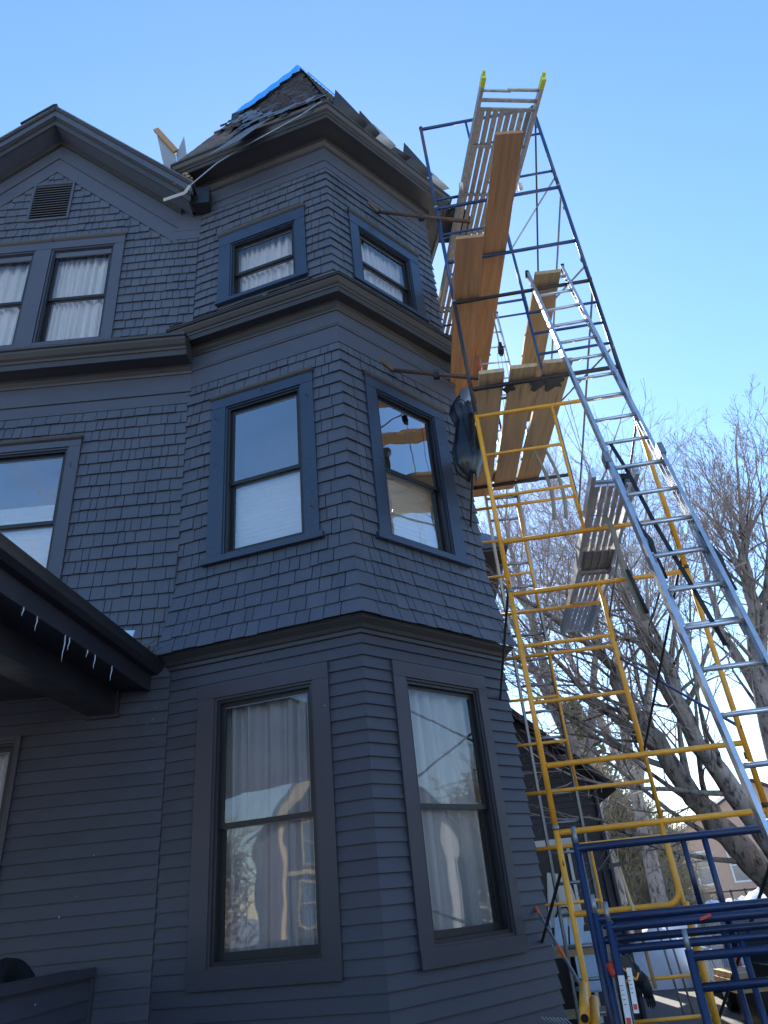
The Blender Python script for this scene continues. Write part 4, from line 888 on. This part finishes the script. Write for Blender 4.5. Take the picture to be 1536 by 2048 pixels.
# ------------------------------------------------------------------ buildings behind
def gablehouse(name, label, cat, F, wdt, depth, eave, slope, m, mroof, wins, ov=.35, trimm='bwht', board=.0, base=0):
    """F: (origin, along, back) gable end faces -back"""
    o, a, b = F; t = thing(name, label, cat, (o.x, o.y, base))
    base = o.z
    def q(s, d_, z): return Vector((o.x, o.y, base+z))+a*s+b*d_
    ridge = eave+wdt/2*slope; mb = MB()
    mb.poly([q(0, 0, 0), q(wdt, 0, 0), q(wdt, 0, eave), q(wdt/2, 0, ridge), q(0, 0, eave)], b*depth); obj('wall', mb, m, t)
    for sg in (0, 1):
        mb = MB(); s0 = -ov if sg == 0 else wdt+ov
        p0, p1 = q(s0, -ov, eave-ov*slope+.02), q(wdt/2, -ov, ridge+.02)
        nn = Vector((0, 0, .14)); mb.add([p0, p1, p1+b*(depth+2*ov), p0+b*(depth+2*ov)]+[x+nn for x in (p0, p1, p1+b*(depth+2*ov), p0+b*(depth+2*ov))], [(0, 1, 2, 3), (4, 5, 6, 7), (0, 1, 5, 4), (3, 0, 4, 7), (2, 3, 7, 6)]); obj('roof', mb, mroof, t)
    for (s, z, w_, h, d_) in wins:
        mb = MB(); q0 = q(s, -.05, z); mb.poly([q(s-.09, -.05, z-.09), q(s+w_+.09, -.05, z-.09), q(s+w_+.09, -.05, z+h+.09), q(s-.09, -.05, z+h+.09)], b*.05); wn = obj('window', mb, trimm, t)
        mb = MB(); mb.poly([q(s, -.065, z), q(s+w_, -.065, z), q(s+w_, -.065, z+h), q(s, -.065, z+h)], b*.02); obj('pane', mb, 'carg', wn)
        mb = MB(); mb.bar(q(s, -.07, z+h/2), q(s+w_, -.07, z+h/2), .03, .05); obj('meeting_rail', mb, trimm, wn)
    return t, q
# garage: gable end faces the camera; right corner at az 13.8
a_ = dv(94.5); b_ = dv(4.5); gc = pol(13.6, 16, LOW)
gar, gq = gablehouse('garage', 'dark charcoal clapboard garage with steep gable and white-trimmed door opening', 'garage', (gc-a_*6.0, a_, b_), 6.0, 6.0, 3.55+.55, .97, 'barn', 'roofd', [], ov=.35)
z = .1
while z < 6.9:
    s1 = 6.0 if z < 4.05 else 6.0-(z-4.05)/.97; s0 = 6.0-s1
    if s1-s0 > .3:
        segs = [(s0, s1)] if z > 2.95 else [(s0, 3.4), (5.25, s1)]
        for u0, u1 in segs: mb = MB(); p4 = [gq(u0, -.028, z), gq(u1, -.028, z), gq(u1, 0, z), gq(u0, 0, z), gq(u0, -.006, z+.125), gq(u1, -.006, z+.125), gq(u1, 0, z+.125), gq(u0, 0, z+.125)]; mb.hexa(p4); obj('clapboard', mb, 'barn', gar)
    z += .12
mb = MB(); mb.poly([gq(3.5, -.02, 0), gq(5.15, -.02, 0), gq(5.15, -.02, 2.92), gq(3.5, -.02, 2.92)], b_*.015); obj('opening_dark_panel', mb, 'tool', gar)  # flat black panel on the wall, doorway shade put into its colour
mb = MB(); mb.bar(gq(3.35, -.05, 2.97), gq(5.3, -.05, 2.97), .12, .12); mb.bar(gq(4.35, -.06, 0), gq(4.35, -.06, 2.92), .12, .10, (1, 0, 0)); mb.bar(gq(5.2, -.06, 0), gq(5.2, -.06, 2.92), .06, .06, (1, 0, 0)); obj('door_trim', mb, 'bwht', gar)
mb = MB(); mb.tube([gq(5.8, -.06, 0), gq(5.8, -.06, 2.4)], .03, 6); mb.tube([gq(5.96, -.05, 0), gq(5.96, -.05, 3.95)], .05, 6); obj('downpipe', mb, 'barn', gar)
# back wing eave seen past the tower
wing = thing('back_wing', 'dark rear wing of the neighbouring roofline with shingles tinted blue for sky light past the tower edge', 'wing', (1.2, 13, 0))
ex, ey, ez = 2.17, 11.6, 7.25
mb = MB(); mb.box((-1, ey+.45, 0), (ex-.40, 18, ez-.15)); obj('wall', mb, 'shin', wing)
mb = MB(); mb.box((-1, ey, ez-.15), (ex, 18, ez-.08)); obj('soffit', mb, 'corn', wing)
mb = MB(); mb.box((-1, ey-.04, ez-.10), (ex+.04, 18.04, ez+.02)); obj('fascia', mb, 'trim', wing)
mb = MB(); mb.add([(-1, ey-.05, ez+.03), (ex+.05, ey-.05, ez+.03), (ex+.05, 18, ez+.03), (ex-2.2, 15, ez+3), (-1, 15, ez+3)], [(0, 1, 3, 4), (1, 2, 3)]); obj('roof', mb, 'hblue', wing)  # blue siding colour stands in for sky light on these shingles
# far houses
h2o = pol(19.3, 46, LOW); a2 = dv(100); b2 = dv(10)
gablehouse('house', 'peach-coloured house with white windows behind the snow at the far right', 'house', (h2o-a2*.6, a2, b2), 9, 9, 4.2, .5, 'peach', 'roofd', [(2.2, 1.7, .9, 1.5, 0), (5.5, 1.7, .9, 1.5, 0), (.4, 1.7, .9, 1.5, 0), (2.2, -.0, .01, .01, 0)])
h3o = pol(14.5, 55, LOW)
gablehouse('house', 'small slate-blue house with snowy roof far behind the garage', 'house', (h3o, dv(98), dv(8)), 4.2, 8, 3.5, .9, 'hblue', 'snow', [(1.2, 1.4, .8, 1.3, 0), (2.6, 1.4, .8, 1.3, 0)])
h4o = pol(11.5, 60, LOW)
gablehouse('house', 'pale pink house mostly hidden behind the blue one', 'house', (h4o, dv(98), dv(8)), 4.5, 8, 4.2, .7, 'peach', 'roofd', [(1.2, 1.6, .8, 1.3, 0), (3, 1.6, .8, 1.3, 0)])
# houses across the street, seen only in the window glass
ho = pol(-128, 30, 0)
yh, yq = gablehouse('house', 'brown shingled house with cream-yellow trim across the street, reflected in the tower windows', 'house', (ho, dv(-218), dv(-128)), 9, 9, 6.2, 1.1, 'brown', 'roofd', [(1, 1.2, 1.1, 1.8, 0), (3.6, 1.2, 1.6, 1.9, 0), (6.8, 1.2, 1.1, 1.8, 0), (1.2, 4, 1.1, 1.7, 0), (3.9, 4, 1.1, 1.7, 0), (6.7, 4, 1.1, 1.7, 0), (3.9, 7.3, 1.1, 1.5, 0)], trimm='ytrim')
mb = MB(); mb.bar(yq(-.3, -.38, 5.9), yq(4.5, -.38, 11.2), .1, .35); mb.bar(yq(9.3, -.38, 5.9), yq(4.5, -.38, 11.2), .1, .35); mb.bar(yq(0, -.1, 3.5), yq(9, -.1, 3.5), .1, .25); mb.bar(yq(0.1, -.1, 0), yq(.1, -.1, 6), .3, .1); mb.bar(yq(8.9, -.1, 0), yq(8.9, -.1, 6), .3, .1); obj('corner_trim', mb, 'ytrim', yh)
h5o = pol(92, 22, 0)
gablehouse('house', 'grey gabled house to the right, reflected in the right tower windows', 'house', (h5o, dv(-4), dv(86)), 7, 8, 4.6, .9, 'greyh', 'roofd', [(1.5, 1.4, 1, 1.6, 0), (4.4, 1.4, 1, 1.6, 0)])

# ------------------------------------------------------------------ yard things
fn = thing('fence', 'black metal rail fence in front of the peach house', 'fence', pol(19, 30, 0))
fa, fb = pol(17.2, 31, 0), pol(22.5, 31, 0)
for z_ in (1.15, 1.55): mb = MB(); mb.bar(fa+Vector((0, 0, z_)), fb+Vector((0, 0, z_)), .04, .05); obj('rail', mb, 'tool', fn)
for i in range(7): c = fa.lerp(fb, i/6); mb = MB(); mb.bar(c, c+Vector((0, 0, 1.6)), .05, .05, (1, 0, 0)); obj('post', mb, 'tool', fn)
# parked car
def car(cx, cy, az, label):
    t = thing('parked_car', label, 'car', (cx, cy, 0)); d = dv(az); s_ = dv(az+90)
    def q(a, b, z): return Vector((cx, cy, z))+d*a+s_*b
    prof = [(-2.1, .30), (-2.15, .65), (-2.0, .84), (-1.2, .89), (1.15, .87), (1.9, .74), (2.1, .6), (2.1, .35)]
    mb = MB(); mb.poly([q(a, -.85, z) for a, z in prof], s_*1.7); obj('body', mb, 'carp', t)
    cab = [(-1.95, .88), (-1.55, 1.40), (.2, 1.44), (1.15, .86)]
    mb = MB(); mb.add([q(a, -.80+.12*(z > 1.1), z) for a, z in cab]+[q(a, .80-.12*(z > 1.1), z) for a, z in cab], [(0, 1, 2, 3), (7, 6, 5, 4), (0, 4, 5, 1), (2, 6, 7, 3)]); obj('glass', mb, 'carg', t)
    mb = MB(); mb.add([q(a, b, z) for a, z in ((-1.6, 1.395), (.25, 1.435)) for b in (-.69, .69)]+[q(a, b, z+.03) for a, z in ((-1.6, 1.395), (.25, 1.435)) for b in (-.69, .69)], [(0, 1, 3, 2), (4, 5, 7, 6), (0, 2, 6, 4), (1, 3, 7, 5), (0, 1, 5, 4), (2, 3, 7, 6)]); obj('roof', mb, 'carp', t)
    for a, b in ((-1.45, -.04), (1.3, -.04)):
        for sd2 in (-1, 1):
            mb = MB(); c = q(a, sd2*.82, .32); mb.tube([c-s_*.1, c+s_*.1], .32, 20); wh = obj('wheel', mb, 'tyre', t); mb = MB(); mb.tube([c-s_*.11, c+s_*.11], .19, 16); obj('rim', mb, 'alu', wh)
    for b in (-.72, .72):
        mb = MB(); c = q(-2.13, b, .78); mb.box(c-Vector((.06, .06, .08)), c+Vector((.06, .06, .08))); obj('tail_light', mb, 'red', t)
        mb = MB(); c = q(2.06, b, .68); mb.box(c-Vector((.06, .06, .06)), c+Vector((.06, .06, .06))); obj('headlight', mb, 'white', t)
    return t
car(6.35, 16.8, 8, 'pale blue-grey parked car beyond the scaffold frames, its windscreen covered in snow glare')
ls = thing('lumber_stack', 'low stack of sunlit pale boards on blocks beside the driveway', 'lumber', (5.6, 13.9, 0))
for i in range(4):
    for j in range(3): mb = MB(); mb.box((4.7+.02*j, 13.3+.26*i, .5+.09*j), (7.6+.05*i, 13.52+.26*i, .575+.09*j)); obj('board', mb, 'plankg', ls)
for x in (5.0, 7.2): mb = MB(); mb.box((x, 13.3, 0), (x+.2, 14.3, .5)); obj('block', mb, 'tool', ls)
tl = thing('trailer', 'dark utility trailer with curved mudguard at the lower right edge', 'trailer', (4.6, 9.5, 0))
mb = MB(); mb.box((3.9, 9.1, .45), (6.6, 10.5, .62)); mb.box((3.9, 9.1, .62), (6.6, 9.16, .95)); mb.box((3.9, 10.44, .62), (6.6, 10.5, .95)); obj('bed', mb, 'tool', tl)
mb = MB(); mb.tube([(4.9, 8.98, .33), (4.9, 9.12, .33)], .33, 22); w1 = obj('wheel', mb, 'tyre', tl); mb = MB(); mb.tube([(4.9, 8.97, .33), (4.9, 9.0, .33)], .18, 16); obj('rim', mb, 'galv', w1)
rows = [[(4.9+.42*cos(a), 8.93, .36+.42*sin(a)), (4.9+.42*cos(a), 9.15, .36+.42*sin(a))] for a in np.linspace(0.1, pi-.1, 14)]
mb = MB(); mb.sheet(rows); obj('mudguard', mb, 'galv', tl, smooth=True)
mb = MB(); mb.tube([(3.9, 9.5, .5), (3.0, 9.8, .45)], .04, 6); obj('drawbar', mb, 'tool', tl)
# small bits on the drive
mb = MB(); mb.box((2.6, 15.0, .55), (3.0, 15.06, 1.45)); mb.box((2.6, 15.06, .52), (3.0, 15.5, .58)); obj('white_panel', mb, 'foam', None, label='pale blue panel standing against the garage corner', cat='panel')
for x in (4.45, 4.62): mb = MB(); mb.tube([(x, 15.6, 0), (x-.1, 15.6, 1.45)], .02, 6); obj('pole', mb, 'galv', None, label=('left' if x < 4.5 else 'right')+' one of two thin steel poles standing before the shaded snow bank', cat='pole', group='steel poles in the driveway')
mb = MB(); mb.box((2.6, 13.2, .02), (4.2, 13.5, .12)); obj('kerb_timber', mb, 'plankg', None, label='long pale timber lying across the driveway', cat='timber')
# folded black umbrella / cover behind the ladder foot
uc = thing('tarp_bundle', 'black cover with white piping bundled behind the ladder at the right edge', 'cover', (3.3, 6.6, .3))
rows = []
for k in range(12):
    t = k/11; rows.append([(3.02+.20*t+.30*(1-abs(2*t-1))*u+.04*sin(9*t+u*9), 6.6-.1*sin(u*6), 2.0-1.6*t+.06*sin(u*11)) for u in np.linspace(0, 1, 9)])
mb = MB(); mb.sheet(rows); obj('fabric', mb, 'bstrap', uc, smooth=True)
for u in (.15, .5, .85): mb = MB(); mb.tube([(3.02+.20*t+.30*(1-abs(2*t-1))*u+.04*sin(9*t+u*9), 6.56-.1*sin(u*6), 2.0-1.6*t+.06*sin(u*11)) for t in np.linspace(0, 1, 12)], .008, 5); obj('white_piping', mb, 'white', uc)

# ------------------------------------------------------------------ trees
def fast(name, V, Fq, m, parent=None, **kw):
    me = bpy.data.meshes.new(name); V = np.asarray(V, dtype=np.float32); o = V.mean(0); o[2] = V[:, 2].min(); V = V-o
    me.vertices.add(len(V)); me.vertices.foreach_set('co', V.ravel()); nf = len(Fq); k = Fq.shape[1]
    me.loops.add(nf*k); me.loops.foreach_set('vertex_index', Fq.astype(np.int32).ravel())
    me.polygons.add(nf); me.polygons.foreach_set('loop_start', np.arange(0, nf*k, k, dtype=np.int32)); me.polygons.foreach_set('loop_total', np.full(nf, k, dtype=np.int32))
    me.polygons.foreach_set('use_smooth', np.ones(nf, dtype=bool))
    me.update(calc_edges=True); me.materials.append(mt[m]); ob = bpy.data.objects.new(name, me); COL.objects.link(ob)
    w0 = Vector([float(c) for c in o]); ORG[ob.name] = w0
    if parent is not None: ob.parent = parent; ob.location = w0-ORG[parent.name]
    else: ob.location = w0
    tag(ob, **kw); return ob
def segs_mesh(segs, n):     # segs: list of (p0,p1,r0,r1)
    P0 = np.array([s[0] for s in segs]); P1 = np.array([s[1] for s in segs]); R0_ = np.array([s[2] for s in segs]); R1_ = np.array([s[3] for s in segs])
    d = P1-P0; d /= np.linalg.norm(d, axis=1, keepdims=True)+1e-9; ref = np.where(np.abs(d[:, 2:3]) < .9, np.array([[0, 0, 1.]]), np.array([[0, 1., 0]]))
    x = np.cross(d, ref); x /= np.linalg.norm(x, axis=1, keepdims=True); y = np.cross(d, x); V = []
    for (P, R) in ((P0, R0_), (P1, R1_)):
        for k in range(n): a = 2*pi*k/n; V.append(P+(x*cos(a)+y*sin(a))*R[:, None])
    V = np.stack(V, 1).reshape(-1, 3); m = len(segs); base = np.arange(m)[:, None]*(2*n); F = []
    for k in range(n): k2 = (k+1) % n; F.append(np.concatenate([base+k, base+k2, base+n+k2, base+n+k], 1))
    return V, np.concatenate(F, 0)
def grow(R, p, d, L, r, depth, big, fine, up=.12, wob=.16, kids=None):
    n = max(2, int(L/(.45 if depth > 2 else .28))); st = L/n; p = np.array(p, float); d = np.array(d, float)
    r1 = r*(.55 if depth > 0 else .3)
    for i in range(n):
        nd = d+np.array([R.gauss(0, wob), R.gauss(0, wob), R.gauss(0, wob)+up*.4]); nd /= np.linalg.norm(nd); q_ = p+nd*st
        ra = r+(r1-r)*i/n; rb = r+(r1-r)*(i+1)/n
        (big if ra > .02 else fine).append((p, q_, ra, rb)); p, d = q_, nd
        if depth > 0 and i >= (1 if depth > 3 else 0):
            k = 1 if R.random() < (.75 if depth > 2 else .85) else 0
            if depth <= 2 and R.random() < .45: k += 1
            for _ in range(k):
                a = R.uniform(0, 2*pi); s_ = R.uniform(.45, .95); ax = np.cross(d, [0, 0, 1.]); ax = ax/(np.linalg.norm(ax)+1e-6); ay = np.cross(d, ax)
                cdv = d*cos(s_)+(ax*cos(a)+ay*sin(a))*sin(s_); grow(R, p, cdv, L*R.uniform(.45, .68)*(1-.3*i/n), rb*R.uniform(.42, .62), depth-1, big, fine, up, wob)
    if depth > 0: grow(R, p, d, L*.6, r1, depth-1, big, fine, up, wob)
def tree(label, paths, seed, depth, fr=.5, name='bare_tree', up=.1, twigm='twig', cat='tree', group=None, L=1.7, limbs=3):
    """paths: list of (points, r0, r1) real trunks/limbs; branches grow off them"""
    R = random.Random(seed); b0 = paths[0][0][0]; t = thing(name, label, cat, (b0[0], b0[1], 0), group); big = []; fine = []
    for pts, r0, r1 in paths:
        mb = MB(); n = len(pts); P = []
        for i in range(n-1):
            for k in range(3): P.append(Vector(pts[i]).lerp(Vector(pts[i+1]), k/3))
        P.append(Vector(pts[-1])); m = len(P); P = [q+Vector((R.gauss(0, r0*.12), R.gauss(0, r0*.12), 0)) if 0 < i < m-1 else q for i, q in enumerate(P)]
        rr = [r0+(r1-r0)*(i/(m-1))**.8+R.uniform(-.02, .03)*r0 for i in range(m)]; rr[0] *= 1.12
        mb.tube(P, rr, 12); obj('trunk', mb, 'bark', t, smooth=True)
        for i in range(int(m*fr*.5), m):
            d = (P[min(i+1, m-1)]-P[max(i-1, 0)]).normalized()
            for _ in range(limbs if i > m*.5 else 1):
                a = R.uniform(0, 2*pi); s_ = R.uniform(.4, 1.0); dd = np.array(d); ax = np.cross(dd, [0, 1., 0]); ax /= np.linalg.norm(ax)+1e-6; ay = np.cross(dd, ax)
                cdv = dd*cos(s_)+(ax*cos(a)+ay*sin(a))*sin(s_); grow(R, np.array(P[i]), cdv, L*R.uniform(.6, 1.15), min(.055, rr[i]*R.uniform(.22, .4)), depth, big, fine, up)
        grow(R, np.array(P[-1]), np.array((P[-1]-P[-2]).normalized()), L, r1*.8, depth, big, fine, up)
    if big: V, F = segs_mesh(big, 6); fast('branches', V, F, 'bark', t, kind='stuff')
    if fine: V, F = segs_mesh([(a, b, max(c, .0042), max(e_, .0032)) for a, b, c, e_ in fine], 3); fast('twigs', V, F, twigm, t, kind='stuff')
    return len(fine)
T = lambda *l: [tuple(pol(a, d, z if z else LOW)) for a, d, z in l]
cnt = []
cnt.append(tree('large leaning bare tree with a thick grey trunk sloping up left behind the ladder', [
    (T((25.5, 14.5, 0), (24.0, 14.3, 1.2), (22.0, 14.0, 1.95), (20.5, 13.8, 2.5), (19.4, 13.6, 3.2), (18.3, 13.5, 4.0), (17.0, 13.4, 4.8), (15.8, 13.3, 5.5)), .30, .08),
    (T((19.2, 13.6, 3.4), (17.4, 13.7, 3.9), (15.0, 13.8, 4.6), (12.5, 13.8, 5.6)), .12, .04)], 11, 3, L=1.8, limbs=2))
cnt.append(tree('second bare tree with a dark curving trunk right of the leaning one', [
    (T((26.0, 13.6, 0), (24.6, 13.6, 1.6), (22.8, 13.4, 2.7), (21.5, 13.2, 3.5), (20.8, 13.1, 4.3), (21.1, 13, 4.9), (20.3, 12.9, 5.3), (19.2, 12.8, 6.2), (18.9, 12.8, 7.6)), .22, .055),
    (T((21.4, 13.2, 3.6), (20.3, 13.2, 4.4), (19.6, 13.1, 5.6), (19.7, 13.0, 6.8)), .11, .04)], 23, 3, L=1.7, limbs=2))
cnt.append(tree('tall straight bare tree with many fine upright twigs against the sky at the right', [
    (T((25.6, 15.5, 0), (26.2, 15.5, 3.4), (27.0, 15.5, 4.9), (27.8, 15.4, 6.2), (28.8, 15.4, 7.3), (29.6, 15.4, 8.2)), .30, .05),
    (T((26.8, 15.5, 4.8), (28.6, 15.3, 6.0), (30.5, 15.1, 7.2)), .12, .04), (T((26.6, 15.5, 4.4), (25.4, 15.8, 6.0), (25.8, 16, 7.6)), .12, .04)], 37, 4, L=1.3, up=.5, limbs=5))
cnt.append(tree('bare tree behind the garage with drooping fine branches between the scaffold bars', [
    (T((13.5, 21, 0), (13.2, 21, 3), (12.2, 21, 6), (11.5, 21, 9), (11, 21, 11)), .3, .06), (T((13.0, 21, 4), (15.5, 21, 7), (17.5, 21, 9.5)), .16, .05), (T((12.6, 21, 5), (10.4, 21, 8), (9.2, 21, 10)), .14, .04)], 5, 3, L=2.6))
cnt.append(tree('slimmer bare tree at the far right edge behind the ladder', [
    (T((29.5, 16, 0), (30.2, 16, 4), (31.5, 16, 6.5), (32.5, 16, 7.6)), .22, .05), (T((30.0, 16, 3.4), (28.6, 16, 5.8), (28.2, 16, 7.4)), .12, .04)], 71, 3, L=1.6))
cnt.append(tree('bare tree farther back whose haze of twigs fills the gap below the plank deck', [
    (T((16.0, 27, 0), (16.5, 27, 5), (17.5, 27, 9), (18, 27, 13)), .3, .05), (T((16.3, 27, 4), (19.5, 27, 8), (21.5, 27, 12)), .18, .05), (T((16.2, 27, 4.5), (14, 27, 9), (13.5, 27, 12.5)), .18, .05)], 90, 3, L=3.4))
# scrub and pines behind
def scrub(name, label, cx, cy, rx_, ry_, h, n, seed, m, th=.012, ln=.8):
    R = random.Random(seed); sg = []
    for i in range(n):
        a = R.uniform(0, 2*pi); k = R.random()**.5; x = cx+rx_*k*cos(a); y = cy+ry_*k*sin(a); z = h*R.random()**.8*(1-.55*k)
        p0 = np.array([x, y, z]); d = np.array([R.gauss(0, .6), R.gauss(0, .6), R.gauss(.5, .6)]); d /= np.linalg.norm(d); L = ln*R.uniform(.4, 1.3)
        p1 = p0+d*L*.5; d2 = d+np.array([R.gauss(0, .3), R.gauss(0, .3), R.gauss(-.15, .3)]); p2 = p1+d2*L*.5
        sg.append((p0, p1, th, th*.7)); sg.append((p1, p2, th*.7, th*.3))
    V, F = segs_mesh(sg, 3); return fast(name, V, F, m, None, kind='stuff', label=label, cat='thicket')
scrub('thicket', 'dense dry olive-brown thicket behind the garage corner', 6.6, 30, 3.4, 3, 7.5, 15000, 3, 'scrub', .016, 1.1)
scrub('thicket', 'lower tangle of dry brush behind the snow banks', 7.4, 27, 2.6, 1.2, 2.4, 2500, 4, 'scrub', .010, .9)
def pine(label, x, y, h, seed):
    R = random.Random(seed); t = thing('pine_tree', label, 'tree', (x, y, 0)); mb = MB(); mb.tube([(x, y, 0), (x+.1, y, h*.5), (x, y, h)], [.22, .14, .03], 8); obj('trunk', mb, 'bark', t, smooth=True)
    V = []; F = []
    for i in range(260):
        z = h*(.12+.88*R.random()); a = R.uniform(0, 2*pi); L = (1-z/h)*h*.28+.4
        for j in range(12):
            f = R.uniform(.25, 1); c = np.array([x+L*f*cos(a), y+L*f*sin(a), z-.25*L*f+R.gauss(0, .12)])+np.array([R.gauss(0, .2), R.gauss(0, .2), 0]); s_ = R.uniform(.12, .3)
            u = np.array([R.gauss(0, 1), R.gauss(0, 1), R.gauss(0, .5)]); u /= np.linalg.norm(u); v = np.cross(u, [R.gauss(0, 1), R.gauss(0, 1), R.gauss(0, 1)]); v /= np.linalg.norm(v)
            b = len(V); V += [c-u*s_, c+v*s_*.35, c+u*s_, c-v*s_*.35]; F.append((b, b+1, b+2, b+3))
    fast('crown', np.array(V), np.array(F), 'pine', t, kind='stuff')
pine('olive evergreen standing behind the thicket near the garage', 8.0, 34.5, 9.5, 1)
pine('taller evergreen behind the leaning tree', 9.6, 41, 10, 2)
pine('small evergreen left of the taller ones behind the thicket', 6.2, 37, 6.0, 3)
for a_az, d_, m_, lb in ((-152, 36, 'greyh', 'pale grey house across the road, left of the brown one'), (-104, 34, 'hblue', 'slate house across the road, right of the brown one'), (-176, 36, 'brown', 'brown house directly across the road behind the viewer'), (120, 30, 'peach', 'tan house down the road to the right behind the viewer')):
    oo = pol(a_az, d_, 0); gablehouse('house', lb, 'house', (oo, dv(a_az-90), dv(a_az)), 9, 9, 6, 1.0, m_, 'roofd', [(1.2, 1.3, 1.1, 1.7, 0), (4, 1.3, 1.1, 1.7, 0), (6.8, 1.3, 1.1, 1.7, 0), (1.2, 4, 1.1, 1.6, 0), (6.7, 4, 1.1, 1.6, 0)])
for a_az, d_, sd_ in ((-118, 42, 51), (-142, 48, 52), (-165, 46, 53), (75, 40, 54), (100, 44, 55), (58, 46, 56)):  # unseen woodland added to hide the yellow horizon in window reflections
    c_ = pol(a_az, d_, 0); scrub('thicket', {51: 'added bare woodland masking low sky behind the slate house across the road', 52: 'added bare woodland masking low sky behind the brown house across the road', 53: 'added bare woodland masking low sky behind the grey house across the road', 54: 'added bare woodland masking low sky to the right, reflected in the right tower windows', 55: 'added woodland masking low sky behind the grey gabled house', 56: 'added woodland masking low sky right of the yard beyond the frame'}[sd_], c_.x, c_.y, 9, 4, 11, 2600, sd_, 'scrub', .05, 2.6)
# street trees reflected in the windows
cnt.append(tree('bare street tree across the road, seen reflected in the middle tower window', [(T((-139, 16, 0), (-139, 16, 5), (-137, 16, 10), (-136, 16, 14)), .32, .07), (T((-139, 16, 4), (-144, 16, 9), (-146, 16, 14)), .2, .06)], 9, 3, L=2.6))
cnt.append(tree('bare street tree farther left across the road, reflected in the main wall window', [(T((-154, 15, 0), (-154, 15, 5), (-152, 15, 9), (-151, 15, 13)), .33, .08), (T((-154, 15, 4), (-158, 15, 9), (-160, 15, 13)), .22, .06)], 14, 3, L=2.6))
print('twigs', cnt, 'verts', sum(len(o.data.vertices) for o in bpy.data.objects if o.type == 'MESH'))

for o in bpy.data.objects:      # things that stand on the lower part of the yard
    if o.parent is None and o.name.split('.')[0] in ('fence', 'parked_car', 'lumber_stack', 'kerb_timber', 'pole', 'white_panel', 'thicket') and o.location.y > 12: o.location.z += LOW
